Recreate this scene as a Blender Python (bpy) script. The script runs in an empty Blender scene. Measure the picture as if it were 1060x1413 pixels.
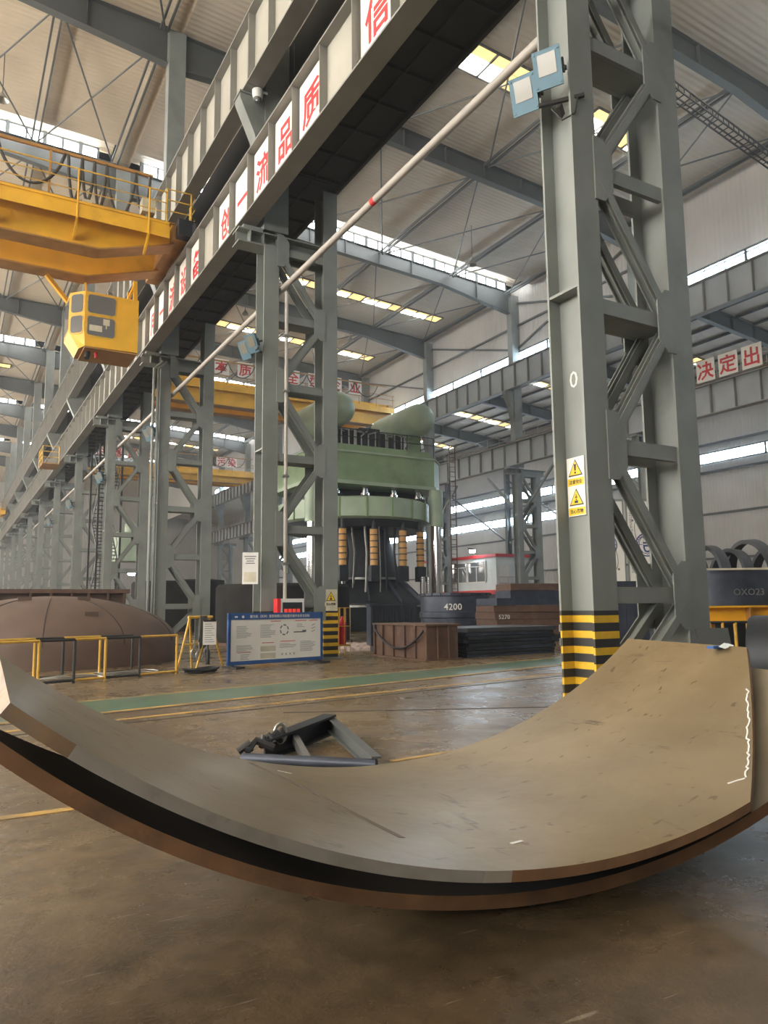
import bpy, bmesh, math, random
from mathutils import Vector, Matrix
random.seed(7)
scene = bpy.context.scene
COL = scene.collection
PI = math.pi
V = Vector

# ------------------------------------------------------------------ materials
def _nodes(name):
    m = bpy.data.materials.new(name); m.use_nodes = True
    nt = m.node_tree; b = nt.nodes['Principled BSDF']
    return m, nt, b

def mat(name, col, rough=.5, metal=0., var=.15, scale=3., bump=0., bscale=None, col2=None, amt=.5, detail=6., spec=.5, stretch=None):
    """noisy painted or bare surface: col varied in value, col2 mixed in by patches"""
    m, nt, b = _nodes(name)
    N, L = nt.nodes, nt.links
    tc = N.new('ShaderNodeTexCoord'); src = tc.outputs['Object']
    if stretch:
        mp = N.new('ShaderNodeMapping'); mp.inputs['Scale'].default_value = stretch
        L.new(src, mp.inputs['Vector']); src = mp.outputs['Vector']
    n1 = N.new('ShaderNodeTexNoise'); n1.inputs['Scale'].default_value = scale; n1.inputs['Detail'].default_value = detail
    L.new(src, n1.inputs['Vector'])
    r = N.new('ShaderNodeValToRGB')
    c = list(col) + [1]
    lo = [x*(1-var) for x in col] + [1]; hi = [min(1, x*(1+var)) for x in col] + [1]
    r.color_ramp.elements[0].position = .3; r.color_ramp.elements[0].color = lo
    r.color_ramp.elements[1].position = .7; r.color_ramp.elements[1].color = hi
    L.new(n1.outputs['Fac'], r.inputs['Fac'])
    out = r.outputs['Color']
    if col2:
        n2 = N.new('ShaderNodeTexNoise'); n2.inputs['Scale'].default_value = scale*.45; n2.inputs['Detail'].default_value = 8
        n2.inputs['Roughness'].default_value = .65
        L.new(src, n2.inputs['Vector'])
        r2 = N.new('ShaderNodeValToRGB')
        r2.color_ramp.elements[0].position = 1-amt-.08; r2.color_ramp.elements[1].position = 1-amt+.12
        L.new(n2.outputs['Fac'], r2.inputs['Fac'])
        mx = N.new('ShaderNodeMix'); mx.data_type = 'RGBA'
        L.new(r2.outputs['Color'], mx.inputs['Factor']); L.new(out, mx.inputs['A']); mx.inputs['B'].default_value = list(col2)+[1]
        out = mx.outputs['Result']
    L.new(out, b.inputs['Base Color'])
    b.inputs['Roughness'].default_value = rough; b.inputs['Metallic'].default_value = metal
    b.inputs['Specular IOR Level'].default_value = spec
    if bump:
        nb = N.new('ShaderNodeTexNoise'); nb.inputs['Scale'].default_value = bscale or scale*6; nb.inputs['Detail'].default_value = 4
        L.new(src, nb.inputs['Vector'])
        bp = N.new('ShaderNodeBump'); bp.inputs['Strength'].default_value = bump; bp.inputs['Distance'].default_value = .02
        L.new(nb.outputs['Fac'], bp.inputs['Height']); L.new(bp.outputs['Normal'], b.inputs['Normal'])
    return m

def emit(name, col, s):
    m, nt, b = _nodes(name)
    b.inputs['Base Color'].default_value = [x*.6 for x in col]+[1]
    b.inputs['Emission Color'].default_value = list(col)+[1]; b.inputs['Emission Strength'].default_value = s
    return m

def corrugated(name, col, axis, pitch=.25, rough=.55, var=.08, depth=.03):
    m = mat(name, col, rough, 0, var, .35)
    nt = m.node_tree; N, L = nt.nodes, nt.links; b = N['Principled BSDF']
    tc = N.new('ShaderNodeTexCoord'); w = N.new('ShaderNodeTexWave')
    w.bands_direction = axis; w.inputs['Scale'].default_value = 2*PI/pitch/20.; w.wave_profile = 'SIN'
    L.new(tc.outputs['Object'], w.inputs['Vector'])
    bp = N.new('ShaderNodeBump'); bp.inputs['Strength'].default_value = .8; bp.inputs['Distance'].default_value = depth
    L.new(w.outputs['Fac'], bp.inputs['Height']); L.new(bp.outputs['Normal'], b.inputs['Normal'])
    return m

def floor_mat():
    m, nt, b = _nodes('concrete_floor'); N, L = nt.nodes, nt.links
    tc = N.new('ShaderNodeTexCoord')
    def noise(s, d, r=.6, stretch=None):
        n = N.new('ShaderNodeTexNoise'); n.inputs['Scale'].default_value = s; n.inputs['Detail'].default_value = d; n.inputs['Roughness'].default_value = r
        v = tc.outputs['Object']
        if stretch:
            mp = N.new('ShaderNodeMapping'); mp.inputs['Scale'].default_value = stretch; mp.inputs['Rotation'].default_value = (0, 0, .6)
            L.new(v, mp.inputs['Vector']); v = mp.outputs['Vector']
        L.new(v, n.inputs['Vector']); return n
    def ramp(f, a, bb, ca, cb):
        r = N.new('ShaderNodeValToRGB'); e = r.color_ramp.elements
        e[0].position, e[1].position = a, bb; e[0].color = list(ca)+[1]; e[1].color = list(cb)+[1]
        L.new(f, r.inputs['Fac']); return r.outputs['Color']
    big = ramp(noise(.35, 8, .65).outputs['Fac'], .32, .68, (.125, .086, .046), (.255, .185, .105))
    fine = ramp(noise(4., 10, .7).outputs['Fac'], .35, .66, (.62, .62, .62), (1.12, 1.1, 1.08))
    mx = N.new('ShaderNodeMix'); mx.data_type = 'RGBA'; mx.blend_type = 'MULTIPLY'; mx.inputs['Factor'].default_value = 1
    L.new(big, mx.inputs['A']); L.new(fine, mx.inputs['B'])
    # dark scattered stains
    st = ramp(noise(1.7, 10, .75).outputs['Fac'], .545, .66, (0, 0, 0), (1, 1, 1))
    m2 = N.new('ShaderNodeMix'); m2.data_type = 'RGBA'; m2.inputs['B'].default_value = (.045, .034, .024, 1)
    ml = N.new('ShaderNodeMath'); ml.operation = 'MULTIPLY'; ml.inputs[1].default_value = .55
    L.new(st, ml.inputs[0]); L.new(ml.outputs[0], m2.inputs['Factor']); L.new(mx.outputs['Result'], m2.inputs['A'])
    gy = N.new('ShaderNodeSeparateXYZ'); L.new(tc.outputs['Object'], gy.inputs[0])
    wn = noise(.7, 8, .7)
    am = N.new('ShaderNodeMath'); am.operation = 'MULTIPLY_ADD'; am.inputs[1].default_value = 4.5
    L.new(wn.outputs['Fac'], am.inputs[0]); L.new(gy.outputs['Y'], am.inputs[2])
    near_dark = N.new('ShaderNodeMapRange'); near_dark.inputs['From Min'].default_value = 7.2; near_dark.inputs['From Max'].default_value = 4.6
    near_dark.inputs['To Min'].default_value = 0; near_dark.inputs['To Max'].default_value = .72
    L.new(am.outputs[0], near_dark.inputs['Value'])
    mo = N.new('ShaderNodeMix'); mo.data_type = 'RGBA'; mo.blend_type = 'MULTIPLY'; mo.inputs['B'].default_value = (.38, .37, .37, 1)  # floor colour goes darker towards the camera end, edge broken by noise
    L.new(near_dark.outputs['Result'], mo.inputs['Factor']); L.new(m2.outputs['Result'], mo.inputs['A']); m2 = mo
    # pale scratches
    sc = ramp(noise(3.2, 3, .5, (1, 9, 1)).outputs['Fac'], .67, .71, (0, 0, 0), (1, 1, 1))
    m3 = N.new('ShaderNodeMix'); m3.data_type = 'RGBA'; m3.inputs['B'].default_value = (.36, .3, .23, 1)
    ml2 = N.new('ShaderNodeMath'); ml2.operation = 'MULTIPLY'; ml2.inputs[1].default_value = .45
    L.new(sc, ml2.inputs[0]); L.new(ml2.outputs[0], m3.inputs['Factor']); L.new(m2.outputs['Result'], m3.inputs['A'])
    L.new(m3.outputs['Result'], b.inputs['Base Color'])
    rg = ramp(noise(.8, 8, .7).outputs['Fac'], .3, .7, (.12,)*3, (.46,)*3)
    L.new(rg, b.inputs['Roughness'])
    bp = N.new('ShaderNodeBump'); bp.inputs['Strength'].default_value = .25; bp.inputs['Distance'].default_value = .02
    L.new(noise(9, 8, .7).outputs['Fac'], bp.inputs['Height']); L.new(bp.outputs['Normal'], b.inputs['Normal'])
    b.inputs['Specular IOR Level'].default_value = .5
    return m

def stripes_mat(name, base):
    """column paint with black and yellow bands on the lowest 1.33 m"""
    m = mat(name, base, .5, 0, .14, 1.2, .06)
    nt = m.node_tree; N, L = nt.nodes, nt.links; b = N['Principled BSDF']
    src = b.inputs['Base Color'].links[0].from_socket
    tc = N.new('ShaderNodeTexCoord'); sx = N.new('ShaderNodeSeparateXYZ'); L.new(tc.outputs['Object'], sx.inputs[0])
    def math_(op, a, v):
        n = N.new('ShaderNodeMath'); n.operation = op; L.new(a, n.inputs[0]); n.inputs[1].default_value = v; return n.outputs[0]
    z = sx.outputs['Z']
    band = math_('GREATER_THAN', math_('FRACT', math_('DIVIDE', math_('ADD', z, .07), .207), 0), .46)
    nz = N.new('ShaderNodeTexNoise'); nz.inputs['Scale'].default_value = 6; L.new(tc.outputs['Object'], nz.inputs['Vector'])
    yl = N.new('ShaderNodeValToRGB'); yl.color_ramp.elements[0].color = (.55, .33, .02, 1); yl.color_ramp.elements[1].color = (.83, .53, .03, 1)
    L.new(nz.outputs['Fac'], yl.inputs['Fac'])
    m1 = N.new('ShaderNodeMix'); m1.data_type = 'RGBA'; L.new(band, m1.inputs['Factor'])
    L.new(yl.outputs['Color'], m1.inputs['A']); m1.inputs['B'].default_value = (.03, .03, .03, 1)
    m2 = N.new('ShaderNodeMix'); m2.data_type = 'RGBA'; L.new(math_('LESS_THAN', z, 1.33), m2.inputs['Factor'])
    L.new(src, m2.inputs['A']); L.new(m1.outputs['Result'], m2.inputs['B'])
    L.new(m2.outputs['Result'], b.inputs['Base Color'])
    return m

GREY = (.225, .243, .228)
MT = dict(
    grey=mat('grey_column_paint', GREY, .5, 0, .14, 1.2, .06, col2=(.14, .145, .135), amt=.38),
    striped=stripes_mat('striped_column_paint', GREY),
    girder=mat('girder_paint', (.235, .23, .21), .5, 0, .12, .8, col2=(.17, .16, .14), amt=.35),
    web=mat('pale_web_paint', (.40, .385, .33), .55, 0, .1, .7, col2=(.31, .29, .24), amt=.3),
    webgrey=mat('grey_web_paint', (.3, .32, .33), .55, 0, .1, .7),
    deck=mat('dark_deck', (.035, .035, .034), .7, 0, .25, .8),
    rafter=mat('rafter_paint', (.085, .092, .09), .5, 0, .12, .6),
    ceil=corrugated('ceiling_sheet', (.66, .56, .42), 'Y', .3),  # same sheeting as ceil2; left bay's brighter, warmer light put into the colour
    ceil2=corrugated('press_bay_ceiling_sheet', (.50, .44, .355), 'Y', .3),
    ceil3=corrugated('low_ceiling_sheet', (.55, .5, .42), 'Y', .9, depth=.06),
    wall=corrugated('wall_sheet', (.55, .53, .50), 'Y', .3),
    wallx=corrugated('end_wall_sheet', (.55, .53, .50), 'X', .3),
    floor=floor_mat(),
    green_path=mat('green_path_paint', (.085, .15, .095), .32, 0, .2, 1.5, .05, col2=(.13, .13, .09), amt=.42),
    yellow_line=mat('yellow_line_paint', (.55, .34, .09), .5, 0, .2, 3, col2=(.2, .15, .09), amt=.45),
    joint=mat('floor_joint', (.05, .04, .03), .7),
    gravel=mat('gravel', (.42, .33, .29), .9, 0, .45, 14, .9, 20),
    yellow=mat('crane_yellow', (.80, .44, .03), .45, 0, .14, .9, col2=(.42, .22, .03), amt=.36),
    yellow_dark=mat('crane_yellow_worn', (.42, .22, .06), .55, 0, .2, 1.2, col2=(.25, .13, .04), amt=.45),
    yellow_pipe=mat('yellow_pipe', (.66, .40, .06), .45, 0, .2, 5),
    black=mat('black_paint', (.025, .025, .026), .5, 0, .3, 3),
    cable=mat('rubber_cable', (.05, .045, .04), .6),
    white=mat('white_paint', (.78, .77, .74), .5, 0, .04, 2),
    signwhite=mat('sign_white', (.85, .83, .77), .5, 0, .04, 2),
    red=mat('sign_red', (.62, .025, .03), .5, 0, .08, 2),
    signyellow=mat('sign_yellow', (.9, .6, .03), .5, 0, .05, 3),
    blue=mat('board_blue', (.03, .10, .30), .4, 0, .08, 3),
    ink=mat('print_ink', (.16, .17, .18), .6),
    logo=mat('logo_blue', (.05, .07, .22), .5),
    green=mat('press_green', (.24, .34, .18), .42, 0, .16, .8, col2=(.12, .18, .1), amt=.38),
    green_light=mat('press_green_light', (.36, .45, .33), .4, 0, .14, .8, col2=(.22, .3, .2), amt=.36),
    soot=mat('sooty_steel', (.022, .021, .021), .85, 0, .3, 2, spec=.15),
    dark=mat('dark_steel', (.028, .032, .038), .5, .3, .3, 2),
    darkblue=mat('blue_black_steel', (.05, .06, .085), .42, .3, .3, 2.5, col2=(.09, .1, .12), amt=.35),
    chrome=mat('chrome', (.75, .76, .78), .12, 1., .05, 1),
    chalk=mat('faint_chalk', (.2, .2, .2), .8),
    hoop=mat('scaled_hoop', (.07, .073, .082), .5, .3, .2, 3),
    steel=mat('bare_steel', (.4, .4, .39), .35, .8, .15, 3),
    orange=mat('spring_orange', (.62, .33, .1), .5, 0, .15, 5),
    rust=mat('rusty_plate', (.125, .07, .045), .7, .1, .3, 3, .2, col2=(.09, .055, .045), amt=.45),
    dome=mat('primed_dome', (.125, .082, .062), .62, .1, .12, 1.5, .04, col2=(.15, .1, .075), amt=.4),
    enddark=mat('end_wall_dark', (.22, .21, .19), .7),
    pipe=mat('pipe_paint', (.42, .39, .35), .45, 0, .12, 2),
    lampblue=mat('floodlight_case', (.075, .15, .195), .45, .2, .08, 4),
    lens=mat('floodlight_glass', (.20, .19, .155), .15, 0, .1, 3),
    glass=mat('dark_glass', (.15, .155, .155), .05, 0, .05, 1, spec=.8),
    cabin=mat('cabin_panel', (.66, .72, .73), .45, 0, .05, 1),
    cream=mat('cream_plastic', (.6, .56, .43), .5),
    cloth=mat('blue_cloth', (.03, .06, .12), .8),
    skin=mat('skin', (.45, .28, .2), .6),
    cutgrey=mat('ground_edge', (.43, .41, .37), .38, .45, .18, 6, .1, col2=(.17, .14, .11), amt=.36),
    cutrust=mat('rusty_edge', (.20, .105, .05), .65, .1, .25, 5, .15, col2=(.1, .06, .04), amt=.4),
    cutbright=mat('bright_ground_edge', (.62, .6, .54), .3, .7, .1, 8),
    cuttan=mat('flame_cut_end', (.30, .2, .12), .55, .2, .25, 7, .15, col2=(.27, .25, .22), amt=.45),
    underside=mat('plate_underside', (.05, .04, .032), .7, .1, .3, 2),  # also coats the lower plate's covered upper face as painted gap shade
    sky_glass=emit('daylight_glazing', (.93, .97, 1.), 16.),
    left_glass=emit('left_daylight_glazing', (1., .95, .87), 24.),
    wall_glass=emit('wall_daylight_glazing', (.68, .85, 1.), 26.),
    roof_glass=emit('roof_light_sheet', (1., .74, .30), 1.6),
    roof_glass_white=emit('roof_light_clear', (1., .95, .84), 22.),
    welding=emit('work_lamp', (.8, .92, 1.), 60.),
    led=emit('red_display', (1., .08, .05), .45),
)

# rolled plate: brown-grey mill scale with streaks along the roll
def plate_mat():
    m = mat('rolled_plate_scale', (.30, .228, .132), .5, .3, .16, 1.6, .12, 14, col2=(.23, .165, .085), amt=.5, spec=.6)
    nt = m.node_tree; N, L = nt.nodes, nt.links; b = N['Principled BSDF']
    src = b.inputs['Base Color'].links[0].from_socket
    tc = N.new('ShaderNodeTexCoord')
    mp = N.new('ShaderNodeMapping'); mp.inputs['Scale'].default_value = (5, 1.1, 5); mp.inputs['Rotation'].default_value = (0, 0, .5)
    L.new(tc.outputs['Object'], mp.inputs['Vector'])
    n = N.new('ShaderNodeTexNoise'); n.inputs['Scale'].default_value = 1.6; n.inputs['Detail'].default_value = 9; n.inputs['Roughness'].default_value = .7
    L.new(mp.outputs['Vector'], n.inputs['Vector'])
    r = N.new('ShaderNodeValToRGB'); r.color_ramp.elements[0].position = .60; r.color_ramp.elements[1].position = .68
    L.new(n.outputs['Fac'], r.inputs['Fac'])
    mx = N.new('ShaderNodeMix'); mx.data_type = 'RGBA'; L.new(r.outputs['Color'], mx.inputs['Factor'])
    L.new(src, mx.inputs['A']); mx.inputs['B'].default_value = (.12, .085, .05, 1)
    n5 = N.new('ShaderNodeTexNoise'); n5.inputs['Scale'].default_value = 6.5; n5.inputs['Detail'].default_value = 3
    mp5 = N.new('ShaderNodeMapping'); mp5.inputs['Scale'].default_value = (1, 2.2, 1); L.new(tc.outputs['Object'], mp5.inputs['Vector']); L.new(mp5.outputs['Vector'], n5.inputs['Vector'])
    r5 = N.new('ShaderNodeValToRGB'); r5.color_ramp.elements[0].position = .665; r5.color_ramp.elements[1].position = .70
    L.new(n5.outputs['Fac'], r5.inputs['Fac'])
    mx5 = N.new('ShaderNodeMix'); mx5.data_type = 'RGBA'; L.new(r5.outputs['Color'], mx5.inputs['Factor'])
    L.new(mx.outputs['Result'], mx5.inputs['A']); mx5.inputs['B'].default_value = (.13, .085, .045, 1); mx = mx5
    # greyer, smoother mill scale patches
    n3 = N.new('ShaderNodeTexNoise'); n3.inputs['Scale'].default_value = .55; n3.inputs['Detail'].default_value = 5
    L.new(tc.outputs['Object'], n3.inputs['Vector'])
    r3 = N.new('ShaderNodeValToRGB'); r3.color_ramp.elements[0].position = .42; r3.color_ramp.elements[1].position = .6
    L.new(n3.outputs['Fac'], r3.inputs['Fac'])
    m2 = N.new('ShaderNodeMix'); m2.data_type = 'RGBA'; L.new(r3.outputs['Color'], m2.inputs['Factor'])
    L.new(mx.outputs['Result'], m2.inputs['A']); m2.inputs['B'].default_value = (.28, .235, .165, 1)
    m3 = N.new('ShaderNodeMix'); m3.data_type = 'RGBA'; m3.inputs['Factor'].default_value = .45
    L.new(mx.outputs['Result'], m3.inputs['A']); L.new(m2.outputs['Result'], m3.inputs['B'])
    L.new(m3.outputs['Result'], b.inputs['Base Color'])
    rr = N.new('ShaderNodeMapRange'); rr.inputs['To Min'].default_value = .46; rr.inputs['To Max'].default_value = .2
    L.new(n3.outputs['Fac'], rr.inputs['Value']); L.new(rr.outputs['Result'], b.inputs['Roughness'])
    return m
MT['plate'] = plate_mat()
MT['plate_pale'] = mat('pale_plate_scale', (.33, .28, .2), .55, .2, .16, 1.6, .12, 14, col2=(.3, .24, .17), amt=.4)

# ------------------------------------------------------------------ mesh builder
class M:
    def __init__(s): s.v = []; s.f = []; s.mi = []; s.sm = []
    def add(s, vs, fs, mi=0, smooth=False):
        o = len(s.v); s.v += [tuple(x) for x in vs]
        for f in fs: s.f.append([o+i for i in f]); s.mi.append(mi); s.sm.append(smooth)
        return s
    def box(s, x0, x1, y0, y1, z0, z1, mi=0):
        vs = [(x, y, z) for z in (z0, z1) for y in (y0, y1) for x in (x0, x1)]
        return s.add(vs, [(0, 2, 3, 1), (4, 5, 7, 6), (0, 1, 5, 4), (2, 6, 7, 3), (0, 4, 6, 2), (1, 3, 7, 5)], mi)
    def frame(s, p0, p1, up):
        p0, p1, up = V(p0), V(p1), V(up); d = (p1-p0).normalized(); r = d.cross(up)
        if r.length < 1e-4: r = d.cross(V((1, 0, 0)) if abs(d.x) < .9 else V((0, 1, 0)))
        r.normalize(); u = r.cross(d).normalized(); return p0, p1, d, r, u
    def sect(s, p0, p1, pts, up=(0, 0, 1), mi=0, smooth=False, pts1=None):
        """extrude the section pts (r,u) from p0 to p1"""
        p0, p1, d, r, u = s.frame(p0, p1, up); n = len(pts); pts1 = pts1 or pts
        vs = [p0+r*a+u*b for a, b in pts]+[p1+r*a+u*b for a, b in pts1]
        fs = [(i, (i+1) % n, n+(i+1) % n, n+i) for i in range(n)]
        o = len(s.f)
        s.add(vs, fs, mi, smooth); s.add(vs[:n], [tuple(range(n))[::-1]], mi); s.add(vs[n:], [tuple(range(n))], mi)
        return s
    def bar(s, p0, p1, w, h, up=(0, 0, 1), mi=0):
        a, b = w/2, h/2
        return s.sect(p0, p1, [(-a, -b), (a, -b), (a, b), (-a, b)], up, mi)
    def ibar(s, p0, p1, w, h, tf=.03, tw=.02, up=(0, 0, 1), mi=0, h1=None):
        a, b, t = w/2, h/2, tw/2
        P = lambda b: [(-a, -b), (a, -b), (a, -b+tf), (t, -b+tf), (t, b-tf), (a, b-tf), (a, b), (-a, b), (-a, b-tf), (-t, b-tf), (-t, -b+tf), (-a, -b+tf)]
        p0, p1, d, r, u = s.frame(p0, p1, up); b1 = (h1 or h)/2
        A, B = P(b), P(b1); n = 12
        vs = [p0+r*x+u*y for x, y in A]+[p1+r*x+u*y for x, y in B]
        s.add(vs, [(i, (i+1) % n, n+(i+1) % n, n+i) for i in range(n)], mi)
        for k, fl in ((0, True), (n, False)):
            for q in ([0, 1, 2, 3, 10, 11], [3, 4, 9, 10], [4, 5, 6, 7, 8, 9]):
                f = [vs[k+i] for i in q]; s.add(f[::-1] if fl else f, [tuple(range(len(f)))], mi)
        return s
    def tube(s, pts, rad, seg=10, mi=0, closed=False):
        pts = [V(p) for p in pts]; n = len(pts); rings = []
        up = V((0, 0, 1)); prev = None
        for i, p in enumerate(pts):
            if closed: d = (pts[(i+1) % n]-pts[i-1])
            else: d = pts[min(i+1, n-1)]-pts[max(i-1, 0)]
            d.normalize()
            if prev is None:
                r = d.cross(up)
                if r.length < .05: r = d.cross(V((1, 0, 0)))
            else: r = prev-d*prev.dot(d)
            r.normalize(); prev = r; u = r.cross(d)
            R = rad[i] if isinstance(rad, (list, tuple)) else rad
            rings.append([p+(r*math.cos(2*PI*k/seg)+u*math.sin(2*PI*k/seg))*R for k in range(seg)])
        vs = [q for ring in rings for q in ring]
        m = n if closed else n-1
        fs = [(i*seg+k, i*seg+(k+1) % seg, ((i+1) % n)*seg+(k+1) % seg, ((i+1) % n)*seg+k) for i in range(m) for k in range(seg)]
        s.add(vs, fs, mi, True)
        if not closed:
            s.add(rings[0], [tuple(range(seg))[::-1]], mi); s.add(rings[-1], [tuple(range(seg))], mi)
        return s
    def lathe(s, prof, c=(0, 0, 0), seg=32, axis='Z', mi=0, a0=0, a1=2*PI, smooth=True):
        """prof [(r, h)]; full turn when a1-a0 == 2pi"""
        full = abs(a1-a0-2*PI) < 1e-6; k = seg if full else seg+1
        vs = []
        for r, h in prof:
            for i in range(k):
                a = a0+(a1-a0)*i/seg; x, y = r*math.cos(a), r*math.sin(a)
                p = (x, y, h) if axis == 'Z' else ((h, x, y) if axis == 'X' else (y, h, x))
                vs.append((c[0]+p[0], c[1]+p[1], c[2]+p[2]))
        fs = []
        for j in range(len(prof)-1):
            for i in range(seg):
                i2 = (i+1) % k if full else i+1
                fs.append((j*k+i, j*k+i2, (j+1)*k+i2, (j+1)*k+i))
        return s.add(vs, fs, mi, smooth)
    def prism(s, poly, z0, z1, mi=0, plane='XY'):
        """extrude polygon; plane XY along z, XZ along y, YZ along x"""
        n = len(poly)
        def P(a, b, h): return (a, b, h) if plane == 'XY' else ((a, h, b) if plane == 'XZ' else (h, a, b))
        vs = [P(a, b, z0) for a, b in poly]+[P(a, b, z1) for a, b in poly]
        s.add(vs, [(i, (i+1) % n, n+(i+1) % n, n+i) for i in range(n)]+[tuple(range(n))[::-1], tuple(range(n, 2*n))], mi)
        return s
    def obj(s, name, mats, parent=None, loc=None, recalc=True):
        me = bpy.data.meshes.new(name); me.from_pydata(s.v, [], s.f)
        if not isinstance(mats, (list, tuple)): mats = [mats]
        for m in mats: me.materials.append(m)
        me.polygons.foreach_set('material_index', s.mi); me.polygons.foreach_set('use_smooth', s.sm)
        me.update()
        bm = bmesh.new(); bm.from_mesh(me)
        bmesh.ops.remove_doubles(bm, verts=bm.verts, dist=1e-5)
        if recalc: bmesh.ops.recalc_face_normals(bm, faces=bm.faces)
        bm.to_mesh(me); bm.free()
        if any(s.sm): me.set_sharp_from_angle(angle=math.radians(38))
        o = bpy.data.objects.new(name, me); COL.objects.link(o)
        if parent: o.parent = parent
        if loc: o.location = loc
        return o

def tag(o, label=None, cat=None, group=None, kind='thing'):
    if label: o['label'] = label
    if cat: o['category'] = cat
    if group: o['group'] = group
    if kind: o['kind'] = kind
    return o
def thing(name, label, cat, loc=(0, 0, 0), group=None, rz=0):
    o = bpy.data.objects.new(name, None); COL.objects.link(o); o.location = loc; o.rotation_euler = (0, 0, rz)
    o.empty_display_size = .2
    return tag(o, label, cat, group)
def struct(o): o['kind'] = 'structure'; return o
def dup(root, loc, label, group=None, rz=None, only=None):
    r = root.copy(); COL.objects.link(r); r.location = loc; r['label'] = label
    if rz is not None: r.rotation_euler = (0, 0, rz)
    if group: r['group'] = group
    elif 'group' in r: del r['group']
    for ch in list(root.children):
        c = ch.copy(); COL.objects.link(c); c.parent = r
        for g in list(ch.children):
            d = g.copy(); COL.objects.link(d); d.parent = c
    return r

def text(body, size, m, parent, name='lettering', loc=(0, 0, 0), right=(1, 0, 0), up=(0, 0, 1), bold=0., ext=.004, width=None, space=1.):
    cu = bpy.data.curves.new(name, 'FONT'); cu.body = body; cu.size = size; cu.offset = bold*size; cu.extrude = ext
    cu.resolution_u = 2; cu.space_character = space
    t = bpy.data.objects.new(name, cu); COL.objects.link(t)
    dg = bpy.context.evaluated_depsgraph_get(); dg.update()
    me = bpy.data.meshes.new_from_object(t.evaluated_get(dg))
    bpy.data.objects.remove(t)
    xs = [v.co.x for v in me.vertices]; ys = [v.co.y for v in me.vertices]
    if not xs: xs = ys = [0, 1]
    cx, cy = (min(xs)+max(xs))/2, (min(ys)+max(ys))/2
    k = width/(max(xs)-min(xs)) if width else 1.
    R, U = V(right).normalized(), V(up).normalized(); Nn = R.cross(U)
    for v in me.vertices:
        c = v.co.copy(); v.co = R*((c.x-cx)*k)+U*((c.y-cy)*(k if width else 1))+Nn*c.z
    me.materials.clear(); me.materials.append(m)
    o = bpy.data.objects.new(name, me); COL.objects.link(o); o.location = loc
    if parent: o.parent = parent
    return o

ORD = ['first', 'second', 'third', 'fourth', 'fifth', 'sixth', 'seventh', 'eighth', 'ninth', 'tenth', 'eleventh', 'twelfth', 'thirteenth']
YC = lambda n: 7.12+12*n            # front face of the n-th column of a row
XA, XB = 7.25, 36.6                 # left faces of the two column rows
def zc2(x): return 27.35-.055*(x-7.5)    # roof of the middle bay
def zc1(x): return 27.45+.02*(7.5-x)     # roof of the left bay

# ------------------------------------------------------------------ setting
YN, YF = -32., 168.
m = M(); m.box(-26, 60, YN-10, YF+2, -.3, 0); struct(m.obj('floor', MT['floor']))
# green walkway with yellow edges, painted lines, joints
pd = V((.9733, .2295, 0)); pn = V((-.2295, .9733, 0))
def strip(name, p, s0, s1, w0, w1, z, mt, d=pd, n=pn):
    a = V((p[0], p[1], 0)); q = M()
    lo = [a+d*s0+n*w0, a+d*s1+n*w0, a+d*s1+n*w1, a+d*s0+n*w1]
    q.add([(v.x, v.y, 0) for v in lo]+[(v.x, v.y, z) for v in lo], [(0, 1, 2, 3)[::-1], (4, 5, 6, 7), (0, 1, 5, 4), (1, 2, 6, 5), (2, 3, 7, 6), (3, 0, 4, 7)])
    return struct(q.obj(name, mt))
strip('floor_walkway', (1.82, 11.09), -8, 22, .06, 1.46, .004, MT['green_path'])
strip('floor_line', (1.82, 11.09), -8, 22, -.05, .06, .005, MT['yellow_line'])
strip('floor_line', (1.82, 11.09), -8, 22, 1.46, 1.53, .005, MT['yellow_line'])
d2 = V((.984, .176, 0)); n2 = V((-.176, .984, 0))
strip('floor_line', (1.97, 10.28), -8, 22, -.04, .06, .005, MT['yellow_line'], d2, n2)
strip('floor_joint', (1.97, 9.95), -8, 22, -.05, .02, .003, MT['joint'], d2, n2)
strip('floor_joint', (1.82, 10.93), -8, 22, -.03, .03, .003, MT['joint'])
d3 = V((1, .03, 0)).normalized(); n3 = V((-.03, 1, 0)).normalized()
strip('floor_line', (.39, 5.92), -6, .47, -.045, .05, .005, MT['yellow_line'], d3, n3)
strip('floor_line', (3.6, 6.12), 0, 3.6, -.03, .04, .005, MT['yellow_line'], V((.99, .1, 0)).normalized(), V((-.1, .99, 0)).normalized())
strip('floor_joint', (6.0, 8.75), -2.2, 1.6, -.04, .04, .003, MT['joint'], V((.9, -.43, 0)).normalized(), V((.43, .9, 0)).normalized())
strip('floor_line', (.2, 3.3), -1.5, 0, -.03, .03, .005, MT['yellow_line'], V((.1, 1, 0)).normalized(), V((-1, .1, 0)).normalized())
# gravel bed beside the press pit
m = M(); N_ = 26
gv = []
for j in range(N_+1):
    for i in range(N_+1):
        e = min(i, j, N_-i, N_-j)
        gv.append((10.2+4.2*i/N_, 21.9+3.8*j/N_, 0 if e == 0 else .05+random.random()*.07))
m.add(gv, [(j*(N_+1)+i, j*(N_+1)+i+1, (j+1)*(N_+1)+i+1, (j+1)*(N_+1)+i) for j in range(N_) for i in range(N_)])
tag(m.obj('gravel', MT['gravel']), 'bed of pinkish gravel behind the blue-topped notice board', 'gravel', kind='stuff')

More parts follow.
